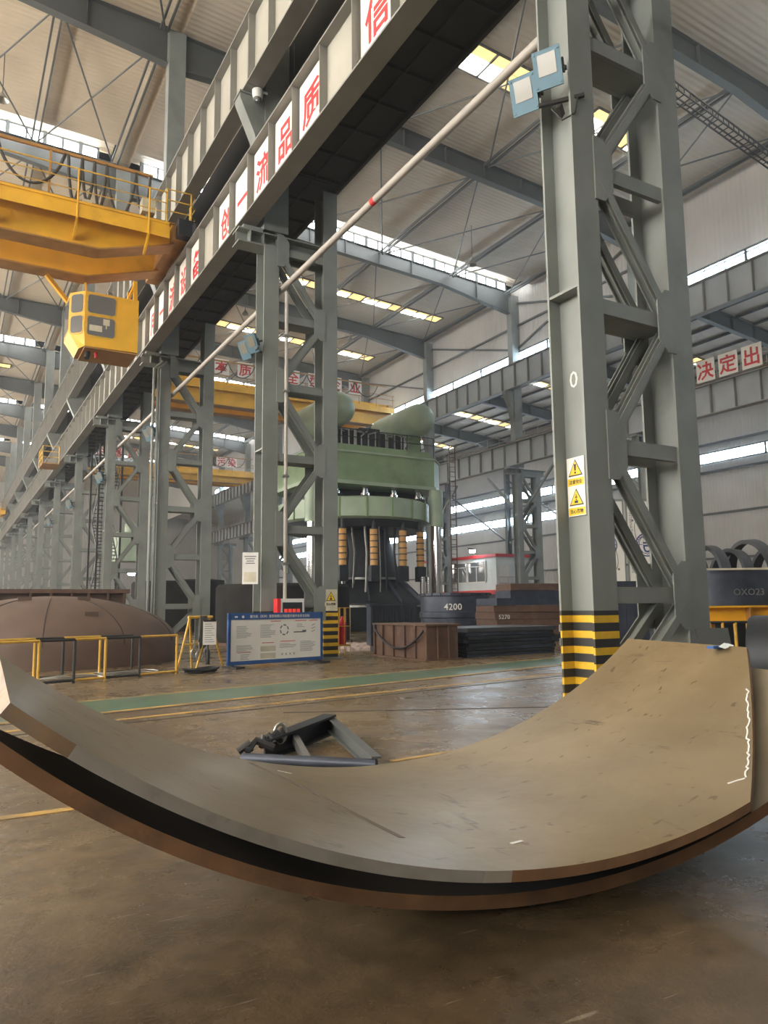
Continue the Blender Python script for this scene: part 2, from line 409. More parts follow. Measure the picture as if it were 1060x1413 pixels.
# roofs
OPEN = [n for n in (3, 6, 8, 10)]                      # frames that carry a glazed roof vent
def roof_bay(x0, x1, zf, oy):
    ys = [YN]
    for n in OPEN: ys += [YC(n)+.31-1.9, YC(n)+.31+.25]
    ys.append(YF)
    m = M()
    for a, b in zip(ys[::2], ys[1::2]):
        m.add([(x, y, zf(x)+t) for t in (0, .12) for y in (a, b) for x in (x0, x1)],
              [(0, 2, 3, 1), (4, 5, 7, 6), (0, 1, 5, 4), (2, 6, 7, 3), (0, 4, 6, 2), (1, 3, 7, 5)])
    for n in OPEN:                                     # raised lids over the vents and their closed ends
        a, b = YC(n)+.31-2.2, YC(n)+.31+.5
        m.add([(x, y, zf(x)+t) for t in (.78, .88) for y in (a, b) for x in (x0, x1)],
              [(0, 2, 3, 1), (4, 5, 7, 6), (0, 1, 5, 4), (2, 6, 7, 3), (0, 4, 6, 2), (1, 3, 7, 5)])
    struct(m.obj('ceiling', MT['ceil2' if x1 > 8 else 'ceil']))
    for n in OPEN:
        k = len([o for o in bpy.data.objects if o.name.startswith('window_') and o.name[7:].isdigit()])+1
        y = YC(n)+.31
        w = M()
        for yy in (y+.24, y-1.9):
            w.add([(x, yy+t, zf(x)+h) for h in (.06, .74) for t in (0, .03) for x in (x0+.8, x1-.8)],
                  [(0, 2, 3, 1), (4, 5, 7, 6), (0, 1, 5, 4), (2, 6, 7, 3), (0, 4, 6, 2), (1, 3, 7, 5)])
        wo = struct(w.obj('window_%d' % k, MT['sky_glass']))
        f = M(); N = int((x1-x0)/1.0)
        for i in range(N+1):
            x = x0+.8+(x1-x0-1.6)*i/N
            f.box(x-.06, x+.06, y+.17, y+.235, zf(x)+.02, zf(x)+.78)
            if i % 2 == 0: f.box(x-.11, x+.11, y+.1, y+.235, zf(x)+.02, zf(x)+.78)
        f.bar((x0+.8, y+.2, zf(x0)+.03), (x1-.8, y+.2, zf(x1)+.03), .1, .1)
        f.bar((x0+.8, y+.2, zf(x0)+.75), (x1-.8, y+.2, zf(x1)+.75), .1, .08)
        struct(f.obj('window_frame', MT['rafter'], wo))
roof_bay(7.9, 37.3, zc2, 0)
roof_bay(-24., 7.0, zc1, 0)
m = M()
m.add([(x, y, z+t) for t in (0, .1) for y in (YN, YF) for x, z in ((7.0, zc1(7.0)), (7.9, zc2(7.9)))],
      [(0, 2, 3, 1), (4, 5, 7, 6), (0, 1, 5, 4), (2, 6, 7, 3), (0, 4, 6, 2), (1, 3, 7, 5)])
struct(m.obj('ceiling', MT['ceil']))
Z3A, Z3B = 22.3, 20.6
def zc3(x): return Z3A+(Z3B-Z3A)*(x-37.3)/(56-37.3)
m = M()
m.add([(x, y, zc3(x)+t) for t in (0, .1) for y in (YN, YF) for x in (37.4, 56.2)],
      [(0, 2, 3, 1), (4, 5, 7, 6), (0, 1, 5, 4), (2, 6, 7, 3), (0, 4, 6, 2), (1, 3, 7, 5)])
struct(m.obj('ceiling', MT['ceil3']))

def winno(): return len([o for o in bpy.data.objects if o.name.startswith('window_') and o.name[7:].isdigit()])+1
# flat roof lights (translucent sheets with bars)
def rooflight(x0, x1, y0, y1, zf, clear=()):
    w = M(); N = max(2, int(round((x1-x0)/1.25)))
    for i in range(N):
        a, b = x0+(x1-x0)*i/N+.05, x0+(x1-x0)*(i+1)/N-.05
        mid = y0+(y1-y0)*.42
        for (ya, yb, mi) in ((y0, mid, 0), (mid, y1, 1 if (i % 3) != 2 else 0)):
            w.add([(x, y, zf(x)-.05) for y in (ya+.02, yb-.02) for x in (a, b)], [(0, 2, 3, 1)], mi)
    o = struct(w.obj('window_%d' % winno(), [MT['roof_glass'], MT['roof_glass_white']], recalc=False))
    f = M()
    for i in range(N+1):
        x = x0+(x1-x0)*i/N
        f.bar((x, y0, zf(x)-.08), (x, y1, zf(x)-.08), .09, .1)
    for y in (y0, y1): f.bar((x0, y, zf(x0)-.08), (x1, y, zf(x1)-.08), .08, .1)
    struct(f.obj('window_frame', MT['rafter'], o))
for a in ((19.4, 22.9, 24.5, 26.2), (27., 31.5, 24.6, 26.3), (13, 35.2, 50.3, 51.5), (13, 35, 61.8, 63.2), (12, 35, 86.5, 88), (12, 35, 110.5, 112), (12, 35, 134, 136),
          (12, 33, 12.6, 14.6)):
    rooflight(*a, zc2)
for a in ((-18, 4.8, 59.7, 60.9), (-18, 4.5, 86.5, 88), (-18, 4.5, 111, 112.5), (-18, 4.5, 134, 135.5), (-18, 2, 25.6, 27), (-18, 2, 13, 15)):
    rooflight(*a, zc1)
for a in ((41, 53, 61.5, 63.), (41, 53, 73.5, 75), (40, 53, 49.6, 50.8), (40, 53, 37.5, 38.7), (40, 53, 25.5, 26.7), (40, 53, 13, 14.2), (40, 53, 1, 2.2)):
    rooflight(*a, zc3)

# walls
def wall_y(name, x, y0, y1, z0, z1, mt, t=.15):
    m = M(); m.box(x, x+t, y0, y1, z0, z1); return struct(m.obj(name, mt))
def window_y(x, y0, y1, z0, z1, step, glass='wall_glass', bars=2, face=-1, top=True):
    """glazed band in a wall running along the hall, seen from its low-x side"""
    w = M(); w.box(x-.03 if face < 0 else x, x if face < 0 else x+.03, y0, y1, z0, z1)
    o = struct(w.obj('window_%d' % winno(), MT[glass]))
    f = M(); n = int((y1-y0)/step)
    xa, xb = (x-.12, x-.03) if face < 0 else (x+.03, x+.12)
    for i in range(n+1):
        y = y0+(y1-y0)*i/n
        f.box(xa, xb, y-.08, y+.08, z0, z1)
        if i < n:
            for k in range(1, bars+1):
                yy = y+(y1-y0)/n*k/(bars+1); f.box(xa+.03, xb, yy-.025, yy+.025, z0, z1)
    for z in (z0, z1): f.box(xa, xb, y0, y1, z-.06, z+.06)
    if top: f.box(xa, xb, y0, y1, z0+(z1-z0)*.78-.03, z0+(z1-z0)*.78+.03)
    struct(f.obj('window_frame', MT['rafter'], o))
XW = 37.35
wall_y('wall_right', XW, YN, YF, 19.3, 26.2, MT['wall'])
window_y(XW, YN, 120, 20.05, 20.9, 4.0)
X3 = 56.
wall_y('wall_right_outer', X3, YN, YF, 0, 20.7, MT['wall'])
window_y(X3, YN, 140, 13.35, 14.25, 6.0, bars=3)
window_y(X3, 58, 140, 10.6, 11.55, 6.0, bars=3)
m = M(); m.box(-24, 56, YF, YF+.2, 0, 29); struct(m.obj('wall_back', MT['wallx']))
m = M(); m.box(-24, 56, YN-.2, YN, 0, 29); struct(m.obj('wall_front', MT['enddark']))
wall_y('wall_left', -24.2, YN, YF, 0, 28.2, MT['wall'])
window_y(-24., -18, 150, 9, 13.5, 6., glass='left_glass', bars=3, face=1)
window_y(-24., -18, 150, 18, 21, 6., glass='left_glass', bars=3, face=1)
# wall rails of the outer side bay
for k in range(9):
    y = YC(k+1)+.3
    m = M(); m.ibar((X3-.35, y, 0), (X3-.35, y, 20.4), .4, .55, .04, .03, up=(1, 0, 0))
    lab = '%s dark steel wall post along the corrugated outer wall' % ORD[k]
    tag(m.obj('wall_post', MT['rafter']), lab, 'wall post', 'posts of the outer wall')
for k, z in enumerate((5.2, 9.0, 12.6, 15.0)):
    m = M(); m.box(X3-.16, X3-.02, YN, 140, z-.09, z+.09); o = m.obj('trim_%d' % (k+1), MT['rafter']); struct(o)

# ------------------------------------------------------------------ roof frames and bracing
def rafter(x0, x1, zf, y, name, label, group, clad=False):
    t = thing(name, label, 'roof beam', ((x0+x1)/2, y, 0), group)
    ox = (x0+x1)/2
    def seg(xa, xb, ha, hb):
        m = M(); za, zb = zf(xa)-.1, zf(xb)-.1
        w = .2
        # web and flanges with varying depth
        for (ta, tb, hw) in (((0, .04), (0, .04), w), ((ha-.04, ha), (hb-.04, hb), w), ((.04, ha-.04), (.04, hb-.04), .02)):
            m.add([(xa-ox, s*hw, za-v) for v in ta for s in (-1, 1)]+[(xb-ox, s*hw, zb-v) for v in tb for s in (-1, 1)],
                  [(0, 1, 3, 2), (4, 6, 7, 5), (0, 4, 5, 1), (2, 3, 7, 6), (0, 2, 6, 4), (1, 5, 7, 3)])
        n = max(1, int((xb-xa)/2.4))
        for i in range(1, n):
            x = xa+(xb-xa)*i/n; h = ha+(hb-ha)*i/n; z = zf(x)-.1
            m.box(x-ox-.015, x-ox+.015, -w, w, z-h+.04, z-.04)
        m.obj('beam_segment', MT['rafter'], t)
    L = x1-x0
    seg(x0, x0+L*.22, 1.75, 1.05); seg(x0+L*.22, x0+L*.78, 1.05, 1.05); seg(x0+L*.78, x1, 1.05, 1.75)
    return t
for n in range(0, 12):
    y = YC(n)+.31
    w = 'glazed vent' if n in OPEN else 'plain roof'
    rafter(8.03, 36.55, zc2, y, 'roof_beam', 'grey roof beam over the press bay, %s from camera, under %s' % (ORD[n], w), 'roof beams of the press bay')
    rafter(-23.8, 7.21, zc1, y, 'roof_beam', 'grey roof beam over the yellow crane bay, %s from camera, under %s' % (ORD[n], w), 'roof beams of the crane bay')
def bracing(x0, x1, zf, k, label, group, xs):
    y0, y1 = YC(k)+.31+.22, YC(k+1)+.31-.22
    t = thing('roof_bracing', label, 'roof bracing', (0, 0, 0), group)
    for x in xs:
        for dx in (-.16, .16):
            m = M(); m.bar((x+dx, y0, zf(x)-.35), (x+dx, y1, zf(x)-.35), .08, .16); m.obj('strut', MT['rafter'], t)
    for a, b in zip(xs[:-1], xs[1:]):
        for p, q in ((a, b), (b, a)):
            m = M(); m.tube([(p, y0+.2, zf(p)-.5), (q, y1-.2, zf(q)-.5)], .045, 6); m.obj('tie_rod', MT['rafter'], t)
    return t
for k in range(1, 9):
    bracing(8, 37, zc2, k, 'steel struts and crossed tie rods under the press bay roof, %s bay from the camera' % ORD[k], 'roof bracing of the press bay', (12.5, 18.5, 25.0, 31.0, 36.2))
    bracing(-24, 7, zc1, k, 'steel struts and crossed tie rods under the crane bay roof, %s bay from the camera' % ORD[k], 'roof bracing of the crane bay', (-8., -2., 2.8, 7.0))
for k in range(1, 9):
    y = YC(k)+.31
    rafter(37.6, 55.3, zc3, y, 'roof_beam', 'grey roof beam over the low outer bay, %s from camera' % ORD[k], 'roof beams of the outer bay')
    t = thing('roof_bracing', 'dark purlins under the low outer bay roof, %s bay from camera' % ORD[k], 'roof bracing', (0, 0, 0), 'roof purlins of the outer bay')
    for i in range(9):
        x = 39.2+1.9*i; m = M(); m.bar((x, y+.22, zc3(x)-.12), (x, y+11.78, zc3(x)-.12), .1, .18); m.obj('purlin', MT['rafter'], t)
# hanging lamps
for i, (x, y, L) in enumerate(((17.5, 38.2, 1.6), (28.4, 37.2, 2.6), (29.5, 56.5, 1.2), (.95, 37., 2.2), (20., 57., 1.0))):
    zf = zc2 if x > 7.5 else zc1
    t = thing('pendant_lamp', ['bell lamp hanging on a thin rod above the red-banded grey pipe', 'bell lamp hanging from the roof left of the signed column', 'bell lamp hanging near the far yellow roof lights',
              'bell lamp on a rod above the yellow crane, beside crossed braces', 'small bell lamp hanging beyond the glazed roof vent'][i], 'lamp', (x, y, zf(x)))
    m = M(); m.tube([(0, 0, 0), (0, 0, -L)], .02, 6); m.obj('rod', MT['black'], t)
    m = M(); m.lathe([(.03, -L+.25), (.1, -L+.15), (.28, -L-.1), (.3, -L-.16), (.27, -L-.14), (.05, -L+.1)], seg=14); m.obj('lamp_shade', MT['steel'], t)

# ------------------------------------------------------------------ laced crane columns
NZ = [1.53, 3.57, 5.56, 7.6, 9.6, 11.6]
def hleg(x0, z0, z1, mt, w=.45, d=.63):
    m = M(); t = .035
    m.box(x0, x0+w, 0, t, z0, z1); m.box(x0, x0+w, d-t, d, z0, z1); m.box(x0+w/2-.02, x0+w/2+.02, t, d-t, z0, z1)
    return m
def make_column(name, striped, roofz, upper, detail=True, ztop=12.15, left_bracket=True, x2=1.85, upz=16.2, s=1.):
    t = thing(name, 'x', 'steel column')
    mt = MT['striped'] if striped else MT['grey']
    hleg(0, 0, ztop-.45, mt).obj('leg', mt, t)
    mt = MT['grey']
    hleg(x2, 0, (13.83 if left_bracket and ztop > 12 else ztop-.45), mt).obj('leg', mt, t)
    # stiffener plates on the legs
    nz = [z*(ztop-.55)/11.6 for z in NZ]
    lac = M()
    for fy, out in ((.075, 1), (.555, 0)):
        for k, z in enumerate(nz):
            m = M() if detail else lac
            m.box(.45, x2, fy-.04, fy+.04, z-.11, z+.11)
            if detail: m.obj('rung', MT['grey'], t)
            if k < len(nz)-1:
                rl = k % 2 == 0        # right node at even k
                p = (x2-.08, fy, z+.12) if rl else (.53, fy, z+.12)
                q = (.53, fy, nz[k+1]-.16) if rl else (x2-.08, fy, nz[k+1]-.16)
                m = M() if detail else lac
                m.ibar(p, q, .12, .2, .02, .02, up=(0, 1, 0))
                m.bar((p[0], fy-.055, p[2]), (q[0], fy-.055, q[2]), .2, .02, up=(0, 1, 0))
                if detail: m.obj('diagonal_brace', MT['grey'], t)
            if detail:
                m = M(); gx = x2 if k % 2 == 0 else .45; sg = -1 if k % 2 == 0 else 1
                yy = -.022 if out else .63
                a, b = gx-sg*.06, gx+sg*.3
                poly = [(a, z-.48), (b-sg*.18, z-.48), (b, z-.3), (b, z+.3), (b-sg*.18, z+.48), (a, z+.48)]
                m.prism(poly, yy, yy+.022, plane='XZ'); m.obj('gusset_plate', MT['grey'], t)
        m = M() if detail else lac
        m.ibar((x2-.05, fy, nz[0]-.15), (.6, fy, .25), .12, .2, .02, .02, up=(0, 1, 0))
        if detail: m.obj('diagonal_brace', MT['grey'], t)
    if not detail: lac.obj('lacing', MT['grey'], t)
    for k, z in enumerate(nz):
        if k % 2 == 0 and k > 0:
            m = M(); m.box(.46, x2-.01, .12, .51, z-.11, z-.07); m.obj('diaphragm', MT['grey'], t)
    for x in (0, x2):
        m = M(); m.box(x+.005, x+.225, .04, .59, 5.75, 5.79); m.obj('web_shelf', MT['grey'], t)
    # foot plates
    m = M(); m.box(-.12, .57, -.1, .73, 0, .05); m.box(x2-.12, x2+.57, -.1, .73, 0, .05); m.obj('base_plate', MT['grey'], t)
    # cap beam and crane girder seats
    m = M(); m.ibar((-.05 if not left_bracket else -.75, .31, ztop-.3), (x2-.01 if ztop > 12 else x2+1.05, .31, ztop-.3), .55, .42, .04, .03)
    m.box(-.62, -.05, .03, .6, ztop-.09, ztop); pass
    for x in (-.4, 0, .45): m.box(x-.015, x+.015, .04, .58, ztop-.5, ztop-.1)
    m.obj('cap_beam', MT['grey'], t)
    if upper:
        m = M(); w = .74
        m.box(.0, w, .03, .07, ztop, roofz); m.box(0, w, .55, .59, ztop, roofz); m.box(w/2-.02, w/2+.02, .07, .55, ztop, roofz)
        m.box(0, .03, .05, .57, ztop, roofz)
        m.obj('upper_leg', MT['grey'], t)
        m = M()
        m.prism([(0, upz), (-.75, upz), (-.75, upz-.2), (-.3, upz-1.2), (0, upz-2.4)], .08, .54, plane='XZ')
        m.box(-.78, .02, .02, .6, upz-.05, upz)
        m.obj('upper_bracket', MT['grey'], t)
    return t
colA = make_column('laced_column', True, 27.2, True)
colA['label'] = 'tall grey laced column with yellow warning signs and floodlights, behind the bent plates'
colA.location = (XA, YC(0), 0)
dup(colA, (XA, YC(1), 0), 'grey laced column with white notice and striped foot beside the blue-topped board')
c2 = [o for o in bpy.data.objects if o.name.startswith('laced_column')][-1]
for ch in c2.children:                       # here the press-side leg carries the bands
    if ch.name.split('.')[0] == 'leg':
        ch.data = ch.data.copy(); ch.data.materials.clear()
        ch.data.materials.append(MT['striped'])
colC = make_column('laced_column', False, 27.2, True)
colC.location = (XA, YC(2), 0); colC['label'] = 'grey laced column with floodlights behind the yellow trestle, third of its row'
lbl = ['grey laced column beyond the trestle, fourth of the row under the lettered girder', 'grey laced column beyond the brown dome, fifth of the row under the lettered girder']
for n in (3, 4): dup(colC, (XA, YC(n), 0), lbl[n-3])
colF = make_column('laced_column', False, 27.2, True, detail=False)
colF.location = (XA, YC(5), 0); colF['label'] = 'far grey laced column, sixth of the row under the lettered girder'
for n in range(6, 12): dup(colF, (XA, YC(n), 0), 'far grey laced column, %s of the row under the lettered girder' % ORD[n])
colB = make_column('laced_column', False, 25.4, True, detail=True, ztop=11.8, upz=17.7)
colB.location = (XB, YC(1), 0); colB['label'] = 'grey laced column across the hall, first of the row below the clerestory windows'
for n in range(2, 10):
    dup(colB, (XB, YC(n), 0), 'grey laced column across the hall, %s of the row below the clerestory windows' % ORD[n-1])

# ------------------------------------------------------------------ crane runway girders
J0, SP = 18.87, 12.6
def girder(name, label, group, x, y0, y1, z0, z1, face=-1, web='web', step=1.575, fl=.5):
    t = thing(name, label, 'crane girder', (x, y0, 0), group)
    L = y1-y0
    m = M(); m.box(-.02, .02, 0.01, L-.01, z0+.05, z1-.05); m.obj('web_plate', MT[web], t)
    m = M(); m.box(-fl/2, fl/2, .005, L-.005, z1-.05, z1); m.obj('top_flange', MT['girder'], t)
    m = M(); m.box(-fl/2, fl/2, .005, L-.005, z0, z0+.05); m.obj('bottom_flange', MT['girder'], t)
    n = int(round(L/step))
    for i in range(n+1):
        y = min(max(step*i, .02), L-.02)
        m = M(); m.box(-fl/2+.03, -.021, y-.012, y+.012, z0+.051, z1-.051); m.box(.021, fl/2-.03, y-.012, y+.012, z0+.051, z1-.051)
        m.obj('stiffener', MT['girder'], t)
    m = M(); m.box(-.06, .06, 0, L, z1, z1+.12); m.obj('rail', MT['rust'], t)
    return t
ZL0, ZL1 = 12.3, 14.15          # row A lower runway
ZU0, ZU1 = 16.25, 18.5          # row A upper runway
XL = 6.85
for k in range(-1, 10):
    y0 = J0+SP*(k-1); tail = ['behind the camera end', 'nearest span, lettered', 'over the white-notice column', 'beyond the crane cab'] 
    lab = 'runway girder with red-lettered pale panels, %s span from camera' % ORD[k+1]
    girder('crane_girder', lab, 'lower runway girders of the left row', XL, y0, y0+SP, ZL0, ZL1)
    girder('crane_girder', 'upper runway girder above the red-lettered girder, %s span from camera' % ORD[k+1], 'upper runway girders of the left row', 6.82, y0, y0+SP, ZU0, ZU1)
    # dark plated decks between the paired girders
    m = M(); m.box(8.03, 9.5, y0+.02, y0+SP-.02, 14.02, 14.06)
    cuts = [YC(n) for n in range(-4, 13) if y0-.7 < YC(n) < y0+SP]
    ya = y0+.02
    for c_ in cuts+[1e9]:
        yb = min(c_-.01, y0+SP-.02)
        if yb > ya: m.box(XL+.26, 8.03, ya, yb, 14.02, 14.06)
        ya = max(ya, c_+.64)
    for i in range(11):
        yy = y0+.02+i*(SP-.12)/10.; m.box(8.03, 9.5, yy, yy+.06, 13.93, 14.02)
        if not any(c_-.1 < yy < c_+.66 for c_ in cuts): m.box(XL+.26, 8.03, yy, yy+.06, 13.93, 14.02)
    m.box(8.7-.03, 8.73, y0+.02, y0+SP-.02, 13.95, 14.02)
    m.box(9.5, 9.6, y0+.02, y0+SP-.02, 13.85, 14.15)
    t = tag(m.obj('walkway_deck', MT['deck']), 'dark steel deck under the lettered runway, %s span from the camera' % ORD[k+1], 'walkway deck', 'lower runway decks')
    m = M(); m.box(8.03, 8.06, y0+.02, y0+SP-.02, 14.5, 18.2)
    m.box(8.06, 9.4, y0+.02, y0+SP-.02, ZU0+.1, ZU0+.16); m.box(9.35, 9.4, y0+.02, y0+SP-.02, 14.3, ZU0+.1)
    tag(m.obj('walkway_deck', MT['deck']), 'dark steel deck under the upper runway, %s span from the camera' % ORD[k+1], 'walkway deck', 'upper runway decks')
for k in range(1, 10):
    y0 = 2.+12*k
    girder('crane_girder', 'grey upper runway girder under the clerestory windows, %s span from camera' % ORD[k-1], 'upper runway girders across the hall', 36.3, y0, y0+12, 17.75, 19.65, web='webgrey', step=1.5)
    girder('crane_girder', 'grey lower runway girder across the hall with guard rail, %s span from camera' % ORD[k-1], 'lower runway girders across the hall', 36.3, y0, y0+12, 11.85, 13.6, web='webgrey', step=1.5)
    t = thing('guard_rail', 'thin steel guard rail on the runway across the hall, %s span from the camera' % ORD[k-1], 'guard rail', (37.0, y0, 13.6), 'runway guard rails')
    for i in range(8):
        m = M(); m.tube([(0, i*1.5+.1, 0), (0, i*1.5+.1, 1.1)], .025, 6); m.obj('post', MT['pipe'], t)
    for z in (.55, 1.1):
        m = M(); m.tube([(0, .1, z), (0, 11.9, z)], .022, 6); m.obj('rail', MT['pipe'], t)
    m = M(); m.box(36.7, 38.6, y0+.02, y0+11.98, 13.52, 13.56)
    tag(m.obj('walkway_deck', MT['deck']), 'dark walkway deck behind the lower girder across the hall, %s span from the camera' % ORD[k-1], 'walkway deck', 'decks across the hall')
# wind braces on the clerestory wall and under the lower runway
for k in range(2, 6):
    y0, y1 = YC(k)+.6, YC(k+1)
    t = thing('wall_brace', 'crossed wall brace above the clerestory, %s panel from the camera' % ORD[k], 'wall brace', (0, 0, 0), 'clerestory wall braces')
    for a, b in (((y0), (y1)), ((y1), (y0))):
        if k == 2 or a < b:
            m = M(); m.bar((XW-.15, a, 21.2), (XW-.15, b, 24.8), .12, .14); m.obj('brace_bar', MT['rafter'], t)
    m = M(); m.bar((XW-.15, y0, 23.), (XW-.15, y1, 23.), .12, .14); m.obj('brace_bar', MT['rafter'], t)
    t = thing('wall_brace', 'knee braces under the lower runway across the hall, %s panel from the camera' % ORD[k], 'wall brace', (0, 0, 0), 'runway knee braces')
    m = M(); m.bar((37.1, y0, 8.4), (37.1, y0+3.6, 11.6), .14, .16); m.obj('brace_bar', MT['grey'], t)
    m = M(); m.bar((37.1, y1, 8.4), (37.1, y1-3.6, 11.6), .14, .16); m.obj('brace_bar', MT['grey'], t)
    m = M(); m.bar((X3-.75, y0+12, 9.), (X3-.75, y1+12, 16.), .12, .16)
    tag(m.obj('wall_brace', MT['rafter']), 'long raking brace along the outer corrugated wall, %s from the camera' % ORD[k], 'wall brace', 'outer wall braces')

# lettered panels on the lower girder
def board(name, label, cat, ch, loc, w, h, right, size, group=None, mt='signwhite', ink='red', bold=.02, th=.03):
    R = V(right); Nn = R.cross(V((0, 0, 1)))
    t = thing(name, label, cat, loc, group)
    m = M(); a, b = w/2, h/2
    vs = [R*x+V((0, 0, z))+Nn*d for d in (0, -th) for x, z in ((-a, -b), (a, -b), (a, b), (-a, b))]
    m.add(vs, [(0, 1, 2, 3), (7, 6, 5, 4), (0, 4, 5, 1), (1, 5, 6, 2), (2, 6, 7, 3), (3, 7, 4, 0)])
    p_ = m.obj('panel', MT[mt], t)
    text(ch, size, MT[ink], t, 'lettering', tuple(Nn*.003), right, bold=bold)
    return t
slog = [(-5, '信'), (-3, '质'), (-2, '品'), (-1, '流'), (0, '一'), (1, '创'), (3, '备'), (4, '设'), (5, '流'), (6, '一'), (7, '用')]
seen = {}
for j, ch in slog:
    y = J0+.79+1.575*j
    extra = ' nearest the column bracket' if (ch in '一流' and j < 2) else (' beside the crane cab' if ch in '一流' else '')
    board('slogan_sign', 'white panel with red character %s on the runway girder%s' % (ch, extra), 'sign', ch, (XL-.06, y, 13.22), 1.34, 1.6, (0, -1, 0), 1.02, 'slogan panels on the runway girder')

# boards across the hall
for y, ch in ((26.1, '决'), (24.7, '定'), (23.3, '出')):
    board('slogan_sign', 'white board with red character %s on the far lower runway' % ch, 'sign', ch, (36.0, y, 14.35), 1.15, 1.25, (0, -1, 0), 1.05, 'slogan boards across the hall')

# ------------------------------------------------------------------ long pipe, drop pipe, lights on columns
PX = 7.84
m = M(); m.tube([(PX, -6, 10.5), (PX, 150, 10.5)], .085, 12)
t = tag(m.obj('pipe', MT['pipe']), 'long pale grey pipe running through the columns with red bands', 'pipe')
for y in (13.75, 19.95, 32.3):
    m = M(); m.tube([(PX, y, 10.5), (PX, y+.16, 10.5)], .089, 12); m.obj('band', MT['red'], t)
m = M(); m.tube([(PX+.02, 18.93, 10.3), (PX+.02, 18.93, 1.2), (PX+.02, 18.93, 0)], .05, 10)
t = tag(m.obj('drop_pipe', MT['pipe']), 'thin vertical grey pipe on the column behind the notice board', 'pipe')
for z in (2.6, 5.0, 7.4, 9.):
    m = M(); m.box(PX-.07, PX+.1, 18.86, 19.0, z-.03, z+.03); m.obj('clamp', MT['steel'], t)
def floodlight(label, loc, rz, tilt, s=1.):
    t = thing('floodlight', label, 'floodlight', loc, 'column floodlights')
    t.rotation_euler = (tilt, 0, rz); t.scale = (s, s, s)
    m = M()   # case: front face toward -y
    m.add([(x, 0, z) for x, z in ((-.2, -.26), (.2, -.26), (.2, .26), (-.2, .26))]+[(x, .1, z) for x, z in ((-.18, -.24), (.18, -.24), (.18, .24), (-.18, .24))]+[(x, .2, z) for x, z in ((-.09, -.14), (.09, -.14), (.09, .14), (-.09, .14))],
          [(0, 1, 2, 3), (0, 4, 5, 1), (1, 5, 6, 2), (2, 6, 7, 3), (3, 7, 4, 0), (4, 8, 9, 5), (5, 9, 10, 6), (6, 10, 11, 7), (7, 11, 8, 4), (8, 11, 10, 9)])
    for x in (-.17, .17):
        for z in (-.22, .22): m.box(x-.012, x+.012, -.012, 0, z-.012, z+.012)
    cs = m.obj('case', MT['lampblue'], t)
    m = M(); m.box(-.13, .13, -.008, .002, -.09, .2); m.obj('lens', MT['lens'], cs)
    m = M(); m.box(.19, .215, .06, .1, -.1, .1); m.box(-.215, -.19, .06, .1, -.1, .1); m.box(-.215, .215, .2, .24, -.03, .03)
    m.bar((.2, .08, 0), (.2, .22, 0), .02, .04); m.bar((-.2, .08, 0), (-.2, .22, 0), .02, .04); m.obj('yoke', MT['black'], t)
    return t
floodlight('blue-grey floodlight on the signed column, lower of the two', (6.83, 7.62, 8.75), -1.12, .32, 1.0)
floodlight('blue-grey floodlight on the signed column, upper of the two', (6.93, 7.22, 8.93), -1.05, .32, 1.0)
m = M(); m.bar((6.95, 7.45, 8.5), (7.45, 7.05, 8.6), .05, .05); m.bar((7.2, 7.3, 8.5), (7.3, 7.35, 8.4), .05, .2)
m.tube([(7.05, 7.3, 8.4), (7.15, 7.2, 8.2), (7.3, 7.1, 8.3), (7.35, 7.08, 8.55)], .012, 6)
tag(m.obj('lamp_bracket', MT['black']), 'black bracket and cable holding the floodlights on the signed column', 'bracket')
for (x, y, z, n, who) in ((6.92, 18.82, 8.32, 1, 'white-notice column'), (6.92, 30.8, 8.35, 2, 'column behind the yellow trestle'), (6.92, 42.8, 8.35, 3, 'fourth column of the lettered row'), (6.92, 54.8, 8.35, 4, 'fifth column of the lettered row'), (6.92, 66.8, 8.35, 5, 'sixth column of the lettered row')):
    floodlight('pale floodlight on the %s, left one' % who, (x-.07, y+.75, z+.3), -1.25, .45, 1.)
    floodlight('pale floodlight on the %s, right one' % who, (x-.02, y+.3, z+.36), -1.15, .45, 1.)
    m = M(); m.bar((x+.1, y+.1, z+.2), (x+.1, y+.95, z+.2), .05, .05); m.bar((x+.1, y+.4, z+.2), (x+.33, y+.4, z+.2), .05, .05)
    tag(m.obj('lamp_bracket', MT['black']), 'dark bracket holding the floodlights on the %s' % who, 'bracket')
t = thing('security_camera', 'small white security camera on the upper column bracket', 'camera', (6.95, 19.0, 16.1))
m = M(); m.lathe([(0, -.14), (.13, -.13), (.16, 0), (.16, .12), (0, .14)], seg=16); m.obj('body', MT['white'], t)
m = M(); m.lathe([(0, -.26), (.08, -.24), (.11, -.14), (.11, -.1)], seg=14); m.obj('dome', MT['glass'], t)
m = M(); m.box(-.02, .3, -.02, .02, .1, .16); m.obj('arm', MT['white'], t)

for i, x in enumerate((6.95, 7.12)):
    m = M(); m.tube([(x, 30.98, 0), (x, 30.98, 11.4), (x+.35, 30.98, 11.75)], .06, 8)
    tag(m.obj('down_pipe', MT['grey']), 'grey vertical pipe on the third column of the lettered row, %s' % ('outer' if i == 0 else 'inner'), 'pipe', 'pipes on the third column')
t = thing('busbar_tray', 'dark lattice cable tray under the roof right of the nearest column', 'cable tray', (0, 0, 0))
m = M()
for dy in (0, .45):
    for dz in (0, .25): m.bar((20.3, 16.1+dy, 20+dz), (36., 18.15+dy, 20+dz), .05, .05)
m.obj('side_rail', MT['dark'], t)
for i in range(40):
    f = (i+.5)/40; x, y, z = 20.3+15.7*f, 16.1+2.05*f, 20.
    m = M(); m.bar((x, y, z), (x, y+.45, z), .03, .03); m.bar((x, y, z), (x, y, z+.25), .03, .03); m.obj('cross_bar', MT['dark'], t)
